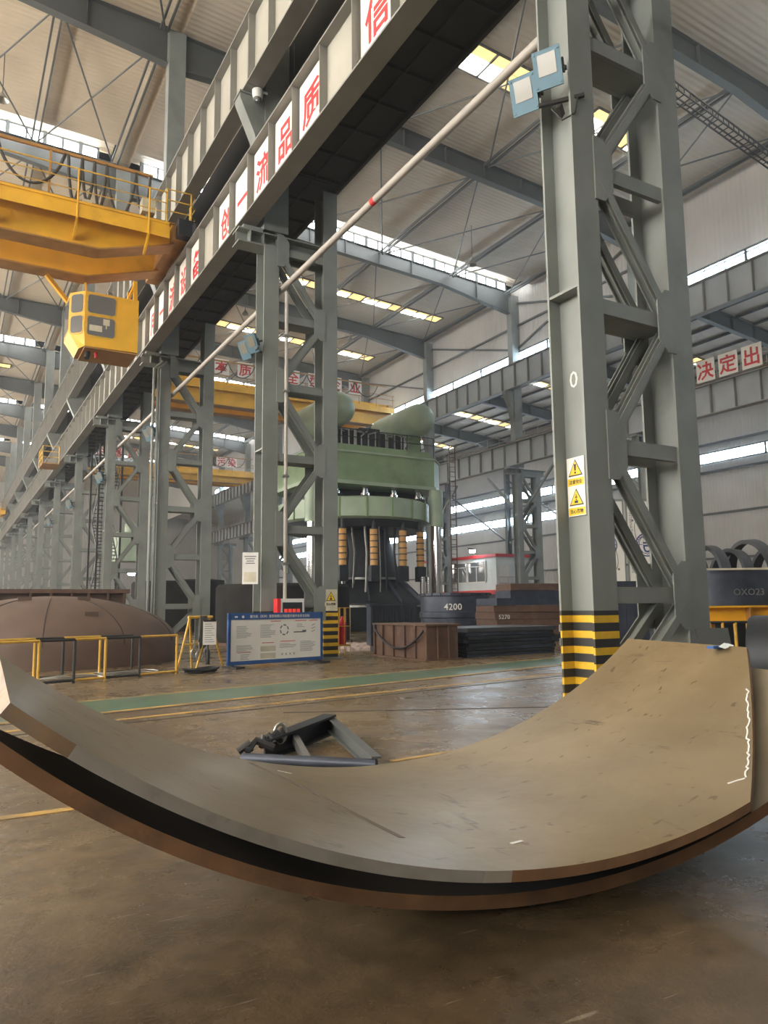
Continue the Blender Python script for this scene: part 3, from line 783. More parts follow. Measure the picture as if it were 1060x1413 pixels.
# ------------------------------------------------------------------ signs on columns
def tri(m_, cx, cz, s, y0, y1, mi):
    h = s*.866
    m_.prism([(cx-s/2, cz-h*.4), (cx+s/2, cz-h*.4), (cx, cz+h*.6)], y0, y1, mi, 'XZ')
def warn_sign(name, label, loc, rz, w, h, items, backing='signwhite'):
    """items: list of (z centre, width, caption, kind)"""
    t = thing(name, label, 'sign', loc); t.rotation_euler = (0, 0, rz)
    m = M(); m.box(-w/2, w/2, 0, .012, -h/2, h/2); m.obj('panel', MT[backing], t)
    for z, s, cap, kind in items:
        m = M(); tri(m, 0, z, s, -.003, 0, 0); tb = m.obj('triangle_border', MT['black'], t)
        m = M(); tri(m, 0, z, s*.82, -.006, -.003, 0); m.obj('triangle', MT['signyellow'], tb)
        m = M()
        if kind == '!':
            m.prism([(-.012*s/.26, z-.02*s/.26), (.012*s/.26, z-.02*s/.26), (.02*s/.26, z+.07*s/.26), (-.02*s/.26, z+.07*s/.26)], -.009, -.006, 0, 'XZ')
            m.prism([(.016*s/.26*math.cos(a), z-.045*s/.26+.016*s/.26*math.sin(a)) for a in [i*PI/4 for i in range(8)]], -.009, -.006, 0, 'XZ')
        else:
            k = s/.26
            m.box(-.03*k, .03*k, -.009, -.006, z-.06*k, z-.025*k)
            m.prism([(.012*k*math.cos(a), z-.008*k+.012*k*math.sin(a)) for a in [i*PI/4 for i in range(8)]], -.009, -.006, 0, 'XZ')
            m.prism([(-.03*k, z+.01*k), (.03*k, z+.01*k), (.006*k, z+.03*k), (.006*k, z+.06*k), (-.006*k, z+.06*k), (-.006*k, z+.03*k)], -.009, -.006, 0, 'XZ')
        m.obj('pictogram', MT['black'], tb)
        zc = z-s*.866*.4-s*.3
        m = M(); m.box(-w/2+.01, w/2-.01, -.003, 0, zc-.05*s/.26, zc+.05*s/.26); cs = m.obj('caption_strip', MT['signyellow'] if backing == 'signwhite' else MT[backing], t)
        text(cap, .07, MT['black'], cs, 'lettering', (0, -.004, zc), (1, 0, 0), width=w*.74, bold=.015, ext=.002)
    return t
warn_sign('warning_sign', 'white sign with two yellow warning triangles on the nearest column', (7.43, 7.52, 3.03), -PI/2, .33, .82,
          [(.24, .27, '注意安全', '!'), (-.17, .27, '当心落物', 'x')])
warn_sign('warning_sign', 'cream warning sign with one triangle above the striped foot beside the notice board', (9.32, 19.1, 1.62), 0, .40, .6,
          [(.08, .3, '当心落物', 'x')], backing='cream')
text('0', .34, MT['white'], colA, 'painted_number', (.2, .38, 4.55), (0, -1, 0), ext=.001)
t = thing('paper_notice', 'white paper notice fixed on the column above the notice board', 'notice', (6.92, 19.06, 2.47)); t.rotation_euler = (0, 0, -.5)
m = M(); m.box(-.21, .21, 0, .015, -.42, .42); m.obj('sheet', MT['white'], t)
m = M()
for i, w in enumerate((.16, .13, .1, .12)): m.box(-w, w, -.003, 0, .3-i*.06, .325-i*.06)
m.obj('printed_lines', MT['ink'], t)
m = M(); m.box(-.16, .16, -.003, 0, -.36, -.1); m.obj('printed_patch', MT['cream'], t)

# ------------------------------------------------------------------ yellow bridge crane in the left bay
cr = thing('bridge_crane', 'yellow bridge crane with walkway crossing the left bay', 'crane', (0, 25, 14.3))
def cx_girder(y, z0, z1, w, nm):
    m = M(); xa, xb, xe = -20.5, 3.8, 6.35
    zt = z1; z0e = z1-.75
    # box with tapered ends, local coords
    prof = [(-23.2, z1), (-23.2, z0e), (-20.5, z0), (xb, z0), (xe, z0e), (xe, z1)]
    m.prism([(a, b-14.3) for a, b in prof], y-25-w/2, y-25+w/2, 0, 'XZ')
    m.obj(nm, MT['yellow'], cr)
    m = M()
    for a, b in ((0, 1), (1, 2), (2, 3), (3, 4)):
        pass
    def fl(p, q): m.bar((p[0], y-25, p[1]-14.3-.02), (q[0], y-25, q[1]-14.3-.02), w+.22, .05)
    fl((-20.5, z0), (xb, z0)); fl((xb, z0), (xe, z0e)); fl((-23.2, z0e), (-20.5, z0))
    m.obj('bottom_flange', MT['yellow_dark'], cr)
    m = M(); m.box(-23.2, xe, y-25-w/2-.1, y-25+w/2+.1, z1-14.3, z1-14.3+.04); m.obj('top_flange', MT['yellow_dark'], cr)
cx_girder(26.1, 13.62, 15.15, .55, 'main_girder')
cx_girder(28.5, 13.62, 15.15, .55, 'main_girder')
m = M(); m.box(6.2, 6.7, .35, 4.6, .12, .62); m.obj('end_carriage', MT['yellow_dark'], cr)
m = M(); m.box(6.3, 6.95, -.05, .35, .1, .7); m.obj('buffer_head', MT['dark'], cr)
for y in (-.1, 4.4):
    m = M(); m.lathe([(0, -.08), (.26, -.08), (.3, -.06), (.3, .06), (.26, .08), (0, .08)], (6.85, y, .29), 20, 'X'); m.obj('wheel', MT['dark'], cr)
# walkway on the near side
m = M(); m.box(-20, 6.05, .12, .82, .44, .48); m.obj('walkway_plate', MT['yellow_dark'], cr)
m = M(); m.box(-20, 6.0, .08, .12, -.05, .5); m.box(-20, 6.0, .04, .08, .42, .5); m.obj('fascia', MT['yellow'], cr)
for x in (-17.3, -14.3, -11.3, -8.3, -5.3, -2.3, .6, 3.0, 5.3):
    m = M(); m.prism([(.04, .5), (.04, -.1), (.55, -.5), (.8, -.55), (.8, -.4), (.1, .0)], x-.03, x+.03, 0, 'YZ'); m.obj('walkway_bracket', MT['yellow'], cr)
    m = M(); m.tube([(x, .06, -.05), (x, .06, 1.6)], .03, 8); m.obj('rail_post', MT['yellow'], cr)
for z in (.85, 1.2, 1.6):
    m = M(); m.tube([(-20, .06, z), (5.9, .06, z)], .028 if z > 1.5 else .018, 8); m.obj('hand_rail', MT['yellow_pipe'], cr)
# end cage over the rail
m = M()
for z in (.95, 1.35, 1.75): m.tube([(5.9, .1, z), (6.75, .1, z+.02), (6.95, .3, z), (6.95, 1.0, z)], .022, 8)
for p in ((5.9, .1), (6.75, .1), (6.95, 1.)): m.tube([(p[0], p[1], .5), (p[0], p[1], 1.76)], .03, 8)
m.obj('end_railing', MT['yellow_pipe'], cr)
m = M(); m.box(5.15, 5.6, .5, .95, .95, 1.45); m.box(5.33, 5.42, .68, .77, .48, .95); m.obj('control_box', MT['cream'], cr)
m = M(); m.box(3.2, 3.5, .5, .8, .48, .85); m.obj('control_box', MT['cream'], cr)
# festoon track with hanging cable loops
m = M(); m.bar((-20, 1.05, 2.62), (5.6, 1.05, 2.62), .09, .1); 
for x in (-14, -8, -2, 2.2, 5.5): m.bar((x, 1.05, .88), (x, 1.05, 2.57), .07, .07)
m.obj('festoon_track', MT['yellow_dark'], cr)
def loop(x0, x1, zd):
    return [(x0+(x1-x0)*i/14., 1.0, 2.57-zd*(1-(2*i/14.-1)**2)**.75) for i in range(15)]
for a, b, dz in ((-4.4, -1.8, 1.6), (-1.8, .55, 1.5), (.55, 2.65, 1.35), (2.75, 3.2, 1.6), (3.2, 3.6, 1.5), (3.6, 4.0, 1.65), (4.0, 5.0, 1.75), (5.0, 5.5, 1.4)):
    m = M(); m.tube(loop(a, b, dz), .045, 8); m.tube([(p[0]+.04, p[1]+.12, p[2]+.06) for p in loop(a, b, dz)], .035, 8); m.obj('festoon_cable', MT['cable'], cr)

# operator cab
cab = thing('operator_cab', 'yellow operator cab with rounded windows hanging under the bridge crane', 'crane cab', (4.4, 27.4, 11.0))
X0, X1, Yd, zt, zb = -1.18, 1.12, 1.7, 1.72, .0
def cabpoly(ins=0): return [(X0+.45, 0), (X1, 0), (X1, Yd), (X0, Yd), (X0, .45)]
m = M()
P = cabpoly()
n = len(P)
low = [(X0+.5, .05), (X1, 0.0), (X1, Yd), (X0+.35, Yd), (X0+.35, .5)]
vs = [(x, y, zt) for x, y in P]+[(x, y, .25) for x, y in P]+[(x, y, -.28 if i in (0, 3, 4) else -.28) for i, (x, y) in enumerate(low)]
fs = [tuple(range(n))]+[(i, (i+1) % n, n+(i+1) % n, n+i) for i in range(n)]+[(n+i, n+(i+1) % n, 2*n+(i+1) % n, 2*n+i) for i in range(n)]
m.add(vs, fs); m.obj('body', MT['yellow'], cab)
m = M(); m.add([(x, y, -.282) for x, y in low], [tuple(range(n))]); m.box(X0+.5, X1, .05, Yd, -.34, -.283); m.obj('underside', MT['yellow_dark'], cab)
def rrect(x0, x1, z0, z1, r, k=4):
    out = []
    for cx, cz, a in ((x1-r, z1-r, 0), (x0+r, z1-r, PI/2), (x0+r, z0+r, PI), (x1-r, z0+r, 1.5*PI)):
        out += [(cx+r*math.cos(a+PI/2*i/k), cz+r*math.sin(a+PI/2*i/k)) for i in range(k+1)]
    return out
def cab_window(p, d, w0, w1, z0, z1, nrm, low=False):
    """rounded pane with a rim, lying on the wall that starts at p and runs along d"""
    p, d, nr = V(p), V(d).normalized(), V(nrm).normalized()
    up = V((0, 0, 1))
    rim = cab
    for g, off, mt, nm in ((.05, .012, 'yellow_pipe', 'window_rim'), (0, .022, 'glass', 'window_pane')):
        pts = rrect(w0-g, w1+g, z0-g, z1+g, .1+g)
        m = M(); k = len(pts)
        vs = [p+d*a+up*b+nr*off for a, b in pts]+[p+d*a+up*b-nr*.01 for a, b in pts]
        m.add(vs, [tuple(range(k))]+[(i, (i+1) % k, k+(i+1) % k, k+i) for i in range(k)]); rim = m.obj(nm, MT[mt], rim)
cab_window((X0+.45, 0, 0), (1, 0, 0), .1, 1.03, .95, 1.62, (0, -1, 0))
cab_window((X0+.45, 0, 0), (1, 0, 0), .1, 1.03, .12, .82, (0, -1, 0))
cab_window((X0, .45, 0), (1, -1, 0), .08, .56, .95, 1.62, (-1, -1, 0))
cab_window((X0, .45, 0), (1, -1, 0), .08, .56, .2, .82, (-1, -1, 0))
cab_window((X0, Yd, 0), (0, -1, 0), .1, 1.15, .4, 1.6, (-1, 0, 0))
m = M(); m.add([(X0+.06, .41, .2), (X0+.4, .07, .2), (X0+.5, .09, -.22), (X0+.36, .42, -.22)], [(0, 1, 2, 3)]); 
m.add([(X0+.05, .40, .2), (X0+.39, .06, .2), (X0+.49, .08, -.22), (X0+.35, .41, -.22)], [(3, 2, 1, 0)]); m.obj('lower_pane', MT['lens'], cab)
# things seen behind the panes: console and seat shapes on the pane plane depth
m = M(); m.box(X0+.62, X0+1.05, -.03, -.02, .28, .5); m.box(X0+1.08, X0+1.3, -.03, -.02, .55, .78); m.box(X0+1.17, X0+1.21, -.03, -.02, .42, .56); m.obj('console', MT['cream'], cab)
for a, b, q, w in (((X0+.1, 1.5, zt), (X0-.75, 1.2, 2.54), 0, .14), ((X1-.1, .15, zt), (X1-.1, .3, 2.54), 0, .14), ((X0+.7, 1.5, zt), (X0+.6, 1.2, 2.54), 0, .08), ((X1-.35, .2, zt), (X1-.1, .3, 2.5), 0, .08), ((X1-.1, 1.5, zt), (X1-.1, 1.4, 2.54), 0, .12)):
    m = M(); m.bar(a, b, w, w); m.obj('hanger', MT['yellow'], cab)
m = M(); m.box(.1, .3, .4, .6, zt, zt+.28); m.obj('roof_unit', MT['steel'], cab)
m = M(); m.tube([(-.5, .5, -.36), (-.55, .4, -.62)], .09, 12); m.obj('work_light', MT['dark'], cab)
m = M(); m.tube([(-.25, .45, -.36), (-.22, .4, -.56)], .06, 10); m.obj('horn', MT['red'], cab)

# ------------------------------------------------------------------ bridge cranes in the press bay
def far_crane(y, x0, x1, z0, z1, label, signs, zs, mtl='yellow'):
    t = thing('bridge_crane', label, 'crane', (0, y, 0))
    for dy in (0, 2.6):
        m = M(); m.prism([(x0, z1), (x0, z1-.9), (x0+2.2, z0), (x1-2.2, z0), (x1, z1-.9), (x1, z1)], dy-.35, dy+.35, 0, 'XZ'); m.obj('main_girder', MT['yellow'], t)
        m = M(); m.box(x0+2.2, x1-2.2, dy-.5, dy+.5, z0-.05, z0); m.obj('bottom_flange', MT['yellow_dark'], t)
    m = M(); m.box(x0, x1, -.95, -.35, z1-.5, z1-.42); m.box(x0, x1, -.97, -.93, z1-.95, z1-.4); m.obj('walkway_plate', MT['yellow'], t)
    for x in [x0+.2+(x1-x0-.4)*i/14 for i in range(15)]:
        m = M(); m.tube([(x, -.95, z1-.5), (x, -.95, z1+.75)], .03, 6); m.obj('rail_post', MT['yellow_dark'], t)
    for z in (.35, .75):
        m = M(); m.tube([(x0, -.95, z1+z), (x1, -.95, z1+z)], .03, 6); m.obj('hand_rail', MT['yellow_dark'], t)
    m = M()
    for k in range(9):
        a = x0+2+(x1-x0-4)*k/9.; b = x0+2+(x1-x0-4)*(k+1)/9.
        m.tube([(a+(b-a)*i/10., -1.22, z1+1.45-1.2*(1-(2*i/10.-1)**2)**.8) for i in range(11)], .045, 6)
    m.obj('festoon_cable', MT['cable'], t)
    m = M(); m.bar((x0+1, -1.2, z1+1.5), (x1-1, -1.2, z1+1.5), .1, .1); m.obj('festoon_track', MT['yellow_dark'], t)
    for k in (0, 1):
        m = M(); x = x0+.1 if k == 0 else x1-.6; m.box(x, x+.5, -.8, 3.5, z1-.85, z1-.1); m.obj('end_carriage', MT['yellow_dark'], t)
    for x, ch in signs:
        board('slogan_sign', 'white board with red character %s hung on the %s' % (ch, 'nearer press bay crane' if y < 70 else 'farther press bay crane'), 'sign', ch, (x, y-1.06, zs), 1.35, 1.35, (1, 0, 0), 1.15, 'slogan boards on the press bay cranes')
    return t
far_crane(61., 10.2, 36.1, 18.6, 20.7, 'yellow bridge crane behind the green press, lower edge above its tanks', [(19.0, '本'), (21.1, '质'), (23.25, '安'), (25.5, '全'), (27.7, '型'), (29.7, '企'), (31.8, '业')], 21.75)
far_crane(95., 10.2, 35.2, 17.9, 19.6, 'far yellow bridge crane with patterned boards, beyond the nearer press bay crane', [(15.0, '企'), (16.9, '器'), (18.8, '品'), (20.5, '聚'), (30.0, '污'), (31.4, '染')], 20.5)
far_crane(118., -20.5, 6.4, 14.35, 15.9, 'distant yellow bridge crane at the far end of the lettered runway', [], 17)
# machinery cabinets on the nearer crane right end are part of it; orange service crane seen low between columns
# ------------------------------------------------------------------ green forging press
pr = thing('forging_press', 'huge green hydraulic press with dark conical die and chrome columns', 'press', (23.6, 44.2, 0))
def cpoly(hx, hy, c): return [(-hx+c, -hy), (hx-c, -hy), (hx, -hy+c), (hx, hy-c), (hx-c, hy), (-hx+c, hy), (-hx, hy-c), (-hx, -hy+c)]
m = M(); m.prism(cpoly(5.0, 3.6, 1.2), 9.2, 11.1)
m.prism([(-4.4, 11.1), (4.4, 11.1), (3.6, 11.65), (-3.6, 11.65)], -3.0, 3.0, 0, 'XZ')
m.obj('crown', MT['green'], pr)
m = M(); m.prism(cpoly(5.08, 3.68, 1.2), 9.0, 9.22); m.prism(cpoly(5.06, 3.66, 1.2), 11.0, 11.12); m.obj('crown_rim', MT['green_light'], pr)
m = M(); m.lathe([(0, 6.85), (4.9, 6.85), (5.1, 7.0), (5.1, 8.15), (4.9, 8.25), (0, 8.25)], (0, .6, 0), 40); m.obj('moving_beam', MT['green_light'], pr)
for a in range(9):
    an = -PI/2+(a-4)*.33; m = M()
    m.box(5.1*math.cos(an)-.06, 5.1*math.cos(an)+.06, .6+5.1*math.sin(an)-.06, .6+5.1*math.sin(an)+.06, 6.95, 8.2)
    m.obj('beam_rib', MT['green'], pr)
m = M(); m.lathe([(0, 6.4), (4.7, 6.4), (4.9, 6.85)], (0, .6, 0), 40); m.obj('beam_underside', MT['dark'], pr)
for x in (-3.1, -1., 1.1, 3.):
    m = M(); m.lathe([(.34, 8.25), (.34, 8.6), (.24, 8.6), (.24, 9.1)], (x, -2.8, 0), 16); m.obj('ram_rod', MT['chrome'], pr)
    m = M(); m.lathe([(.5, 8.25), (.5, 8.4), (.42, 8.45)], (x, -2.8, 0), 16); m.obj('ram_collar', MT['dark'], pr)
m = M(); m.box(-4.2, 4.2, -1.6, 2.4, 8.25, 9.1); m.obj('ram_block', MT['dark'], pr)
for x, y in ((-4.75, -3.0), (3.95, -3.5), (-4.9, 3.2), (3.7, 3.2)):
    m = M(); m.lathe([(.33, .8), (.33, 9.0)], (x, y, 0), 20); m.obj('column', MT['chrome'], pr)
    m = M(); m.lathe([(0, 6.6), (.46, 6.6), (.46, 9.0), (0, 9.0)], (x, y, 0), 20); m.obj('column_sleeve', MT['green_light'], pr)
for x in (-3.0, -1.05, 1.05, 2.6):
    m = M(); yy = -4.0 if abs(x) < 2.5 else -3.6
    m.lathe([(0, 3.95), (.24, 3.95)]+[(r, 3.95+.38*i+d) for i in range(6) for r, d in ((.24, .04), (.24, .34))]+[(0, 6.23)], (x, yy, 0), 16); m.obj('spring_cylinder', MT['orange'], pr)
    for i in range(7):
        m = M(); z = 3.93+.38*i; m.lathe([(.2, z-.02), (.265, z-.02), (.265, z+.05), (.2, z+.05)], (x, yy, 0), 16); m.obj('spring_band', MT['black'], pr)
    m = M(); m.lathe([(.1, 6.2), (.13, 6.2), (.13, 6.8), (0.1, 6.8)], (x, yy, 0), 12); m.obj('cylinder_rod', MT['dark'], pr)
    m = M(); m.box(x-.3, x+.3, yy-.2, yy+.2, 3.0, 3.95); m.obj('cylinder_mount', MT['dark'], pr)
m = M(); m.lathe([(0, 6.4), (1.7, 6.4), (1.9, 5.5), (2.5, 3.4), (2.5, 3.3)], (0, -.6, 0), 28); m.obj('upper_die', MT['dark'], pr)
m = M(); m.lathe([(2.3, 3.2), (2.6, 3.2), (2.7, 2.9), (4.1, 1.65), (4.1, 1.4), (0, 1.4)], (0, -.6, 0), 32); m.obj('lower_die', MT['dark'], pr)
for a in range(12):
    an = a*PI/6+.13
    m = M(); m.bar((2.62*math.cos(an), -.6+2.62*math.sin(an), 3.1), (4.08*math.cos(an), -.6+4.08*math.sin(an), 1.7), .08, .3); m.obj('die_rib', MT['darkblue'], pr)
m = M(); m.box(-4.6, 4.6, -4.2, 4, 0, 1.4); m.box(-5.3, -3.6, -3.8, 4, 0, 1.0); m.box(3.6, 5.3, -3.8, 4, 0, 1.0); m.obj('base', MT['dark'], pr)
m = M(); m.lathe([(2.62, 3.15), (2.85, 3.15), (2.85, 3.28), (2.62, 3.28)], (0, -.6, 0), 32); m.lathe([(4.05, 1.42), (4.25, 1.42), (4.25, 1.54), (4.05, 1.54)], (0, -.6, 0), 32); m.obj('die_ring', MT['steel'], pr)
m = M(); m.lathe([(.17, 1.0), (.17, 3.3)], (2.5, -4.0, 0), 14); m.obj('guide_rod', MT['chrome'], pr); m = M(); m.lathe([(.17, 1.0), (.17, 3.3)], (2.95, -4.0, 0), 14); m.obj('guide_rod', MT['chrome'], pr)
rnd = random.Random(12)
for i in range(10):
    a = rnd.uniform(-2.6, -.5); r0 = rnd.uniform(2.7, 3.4)
    p = (r0*math.cos(a), -.6+r0*math.sin(a)); m = M()
    m.tube([(p[0], p[1], 1.4), (p[0]+.1, p[1], 3.2), (p[0]*.9, p[1], 4.8), (p[0], p[1], 6.4)], rnd.uniform(.04, .09), 7); m.obj('hydraulic_pipe', MT['steel' if i % 3 else 'dark'], pr)
# tanks on the crown
for x, z, lab in ((-2.95, 13.85, 'a'), (3.1, 13.85, 'b')):
    m = M(); R = 1.08
    prof = [(0, -3.3)]+[(R*math.sin(i*PI/16), -2.3-R*math.cos(i*PI/16)) for i in range(1, 9)]+[(R, 2.3)]+[(R*math.cos(i*PI/16), 2.3+R*math.sin(i*PI/16)) for i in range(1, 8)]+[(0, 3.3)]
    m.lathe(prof, (x, -.6, z), 24, 'Y'); m.obj('tank', MT['green_light'], pr)
    for y in (-2.2, 1.6):
        m = M(); m.box(x-.5, x+.5, y-.12, y+.12, 11.6, z-.75); m.obj('tank_saddle', MT['green'], pr)
m = M(); m.box(-3.2, 2.2, -2.5, -1.0, 11.65, 12.7); m.box(-1.2, .2, -2.7, -2.3, 11.65, 12.9); m.obj('valve_block', MT['dark'], pr)
m = M()
random.seed(3)
for i in range(16):
    x = -3+6*random.random(); m.tube([(x, -2.75, 11.7), (x, -2.75, 12.3+random.random()*.5), (x+.5, -2.75, 12.4+random.random()*.4)], .05, 6)
m.obj('hydraulic_pipe', MT['steel'], pr)
for x in [-4.2+8.4*i/8 for i in range(9)]:
    m = M(); m.tube([(x, -3.0, 11.3 if abs(x) > 3.5 else 11.65), (x, -3.0, 12.65)], .03, 6); m.obj('rail_post', MT['dark'], pr)
for z in (12.15, 12.65):
    m = M(); m.tube([(-4.2, -3.0, z), (4.2, -3.0, z)], .03, 6); m.obj('hand_rail', MT['dark'], pr)
# service ladder on the right side of the press
m = M(); 
for x in (4.55, 5.0): m.tube([(x, -4.3, 0), (x, -4.3, 12)], .04, 6)
for i in range(36): m.tube([(4.55, -4.3, .3+i*.32), (5.0, -4.3, .3+i*.32)], .02, 5)
m.obj('ladder', MT['rust'], pr)
m = M(); m.tube([(4.7, -3.9, 6), (4.8, -4., 9), (4.8, -3.9, 11.4)], .06, 8); m.obj('riser_pipe', MT['steel'], pr)
m = M(); m.tube([(3.35, -3.9, 1), (3.35, -3.9, 6.6)], .08, 8); m.obj('riser_pipe', MT['rust'], pr)

# ------------------------------------------------------------------ control cabin across the hall
cb = thing('control_cabin', 'white control cabin with red roof edge and red skirt behind the press', 'cabin', (39.3, 49.3, 0))
m = M(); m.box(0, 4.2, 0, 10.5, 2.75, 5.5); m.obj('body', MT['cabin'], cb)
m = M(); m.box(-.15, 4.3, -.15, 10.7, 5.5, 5.75); m.obj('roof_edge', MT['red'], cb)
m = M(); m.box(-.15, 4.3, -.5, 10.7, 2.4, 2.75); m.obj('skirt', MT['red'], cb)
m = M(); m.box(0, 4.2, 0, 10.5, 0, 2.4); m.obj('plinth', MT['dark'], cb)
for y0, y1 in ((1.4, 3.9), (4.05, 6.6), (6.9, 10.2)):
    m = M(); m.box(-.05, 0, y0, y1, 3.5, 5.2); w = m.obj('window_pane', MT['glass'], cb)
    m = M(); m.box(-.09, -.05, y0, y1, 4.75, 4.83); m.box(-.09, -.05, (y0+y1)/2-.04, (y0+y1)/2+.04, 3.5, 4.8)
    for y in (y0, y1): m.box(-.09, -.05, y-.06, y+.06, 3.45, 5.25)
    for z in (3.45, 5.2): m.box(-.09, -.05, y0, y1, z-.04, z+.05)
    m.obj('window_frame', MT['white'], w)
m = M(); m.box(.3, 1.3, -.06, 0, 2.8, 4.9); m.obj('door', MT['white'], cb)
m = M()
for x in (-.1, .9, 1.9, 2.9, 3.9): m.tube([(x, -.45, 2.75), (x, -.45, 3.8)], .03, 6)
for z in (3.3, 3.8): m.tube([(-.1, -.45, z), (3.9, -.45, z)], .03, 6)
m.obj('railing', MT['pipe'], cb)
for lab, loc, r in (('bright work lamp shining on the edge of the control cabin roof', (38.6, 51.6, 6.1), .28), ('bright work lamp seen through the lacing of the nearest column', (30.3, 28.0, 7.9), .2), ('bright work lamp glowing beside the left press column', (18.3, 44.0, 4.2), .16), ('small bright work lamp near the foot of the far columns', (12.6, 62.0, 4.3), .3)):
    t = thing('work_lamp', lab, 'lamp', loc)
    m = M(); m.lathe([(0, -r*.6), (r*.8, -r*.5), (r, 0), (r*.8, r*.4), (0, r*.5)], seg=14); m.obj('bulb', MT['welding'], t)
    m = M(); m.lathe([(.05, r*.5), (r*1.1, r*.3), (r*1.15, r*.5), (.05, r*.8)], seg=14); m.tube([(0, 0, r*.7), (0, .6, r*1.0)], .05, 6); m.obj('lamp_cap', MT['dark'], t)

# ------------------------------------------------------------------ bent plates in front
def plate_frame(al, R, q, z0, tilt):
    a = V((math.sin(al)*math.cos(tilt), math.cos(al)*math.cos(tilt), math.sin(tilt))); e = V((math.cos(al), -math.sin(al), 0)); n = e.cross(a)
    C0 = e*q+V((0, 0, z0))+n*R
    return lambda s, u, dr=0: C0+a*s+((e*math.sin(u/R)-n*math.cos(u/R))*(R+dr))
def bent_plate(name, label, par, front, back, th, edges, mts, NU=110, NV=16, gap_shade_to=-99):
    """front/back: polylines [(u, s)] with equal parameter span; edges: list of (u_max, slot) for the front edge"""
    F = plate_frame(*par)
    def interp(pl, t):
        n = len(pl)-1; k = min(int(t*n), n-1); f = t*n-k
        return (pl[k][0]+(pl[k+1][0]-pl[k][0])*f, pl[k][1]+(pl[k+1][1]-pl[k][1])*f)
    def arclen(pl, N):
        L = [0]
        for p, q in zip(pl, pl[1:]): L.append(L[-1]+math.hypot(q[0]-p[0], q[1]-p[1]))
        return L
    rows = []
    us0, us1 = front, back
    # u runs in common; s from the lower to the upper boundary at that u
    ua, ub = front[0][0], front[-1][0]
    def bnd(pl, u):
        for p, q in zip(pl, pl[1:]):
            if p[0] <= u <= q[0] and q[0] > p[0]: return p[1]+(q[1]-p[1])*(u-p[0])/(q[0]-p[0])
        return pl[0][1] if u < pl[0][0] else pl[-1][1]
    U = sorted(set([ua+(ub-ua)*i/NU for i in range(NU+1)]+[p[0] for p in front]+[p[0] for p in back]+[e[0] for e in edges]))
    U = [u for u in U if ua-1e-6 <= u <= ub+1e-6]
    vt, vb = [], []
    for u in U:
        a, b = bnd(front, u), bnd(back, u)
        for j in range(NV+1):
            s = a+(b-a)*j/NV
            vt.append(F(s, u)); vb.append(F(s, u, th))
    n = len(U); K = NV+1; o = n*K
    m = M(); m.v = [tuple(v) for v in vt+vb]
    def f(idx, mi, sm=True): m.f.append(idx); m.mi.append(mi); m.sm.append(sm)
    for i in range(n-1):
        for j in range(NV):
            f([i*K+j, (i+1)*K+j, (i+1)*K+j+1, i*K+j+1], 0 if U[i] >= gap_shade_to else 6)
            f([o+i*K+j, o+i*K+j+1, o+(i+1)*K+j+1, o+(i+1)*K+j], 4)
        um = (U[i]+U[i+1])/2; sl = next((s for lim, s in edges if um <= lim), edges[-1][1])
        f([i*K, o+i*K, o+(i+1)*K, (i+1)*K], sl, False)
        f([i*K+NV, (i+1)*K+NV, o+(i+1)*K+NV, o+i*K+NV], 2, False)
    for j in range(NV):
        f([j, j+1, o+j+1, o+j], 5, False); i = (n-1)*K
        f([i+j, o+i+j, o+i+j+1, i+j+1], 2, False)
    ob = m.obj(name, mts, None)
    return ob, F
TOP = (.03708, 3.9415, 2.5163, .2287, .0225)
mt5 = [MT['plate'], MT['cutgrey'], MT['cutrust'], MT['cutbright'], MT['underside'], MT['cuttan']]
top, FT = bent_plate('bent_plate', 'large rolled brown steel plate lying on another, with ground grey front edge', TOP,
                 [(-2.62, 2.60), (.97, 2.63), (2.52, 3.64)], [(-2.60, 4.63), (2.69, 4.78)], .046,
                 [(-2.38, 5), (-.69, 1), (-.55, 3), (9, 2)], mt5)
tag(top, 'large rolled brown steel plate on top, with ground grey front edge', 'steel plate')
LOW = (.15545, 3.8087, 2.0976, .02256, .0191)
mt6 = [MT['plate_pale'], MT['cutrust'], MT['cutrust'], MT['cutrust'], MT['underside'], MT['cutrust'], MT['underside']]  # last slot puts the shade between the plates into the colour
low_, FL = bent_plate('bent_plate', '', LOW, [(-2.75, 3.16), (2.57, 3.22)], [(-2.75, 3.2), (-.9, 5.0), (2.57, 5.1)], .062, [(9, 1)], mt6, gap_shade_to=1.25)
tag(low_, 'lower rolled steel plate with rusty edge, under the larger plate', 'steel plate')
# marks on the plate: drag mark and bits of torn tape at the cut corner
def ribbon(F, pts, w, dr, mt, name, parent):
    m = M()
    for k, (u, s) in enumerate(pts[:-1]):
        u2, s2 = pts[k+1]; d = V((u2-u, s2-s)).normalized(); nx, ny = -d.y*w/2, d.x*w/2
        q = [F(s+ny, u+nx, -.001), F(s-ny, u-nx, -.001), F(s2-ny, u2-nx, -.001), F(s2+ny, u2+nx, -.001)]
        q2 = [F(s+ny, u+nx, -.001-dr), F(s-ny, u-nx, -.001-dr), F(s2-ny, u2-nx, -.001-dr), F(s2+ny, u2+nx, -.001-dr)]
        m.add(q+q2, [(4, 5, 6, 7), (0, 1, 5, 4), (1, 2, 6, 5), (2, 3, 7, 6), (3, 0, 4, 7)])
    return m.obj(name, mt, parent)
rg = [(.97+1.55*t/60., 2.63+1.01*t/60.) for t in range(9, 44)]
rnd = random.Random(5)
ribbon(FT, [(u-.006-rnd.random()*.018, s+.008+rnd.random()*.02) for u, s in rg], .009, .004, MT['white'], 'torn_tape', top)
ribbon(FT, [(1.08, 2.84), (1.13, 2.82), (1.17, 2.80)], .009, .004, MT['white'], 'torn_tape', top)
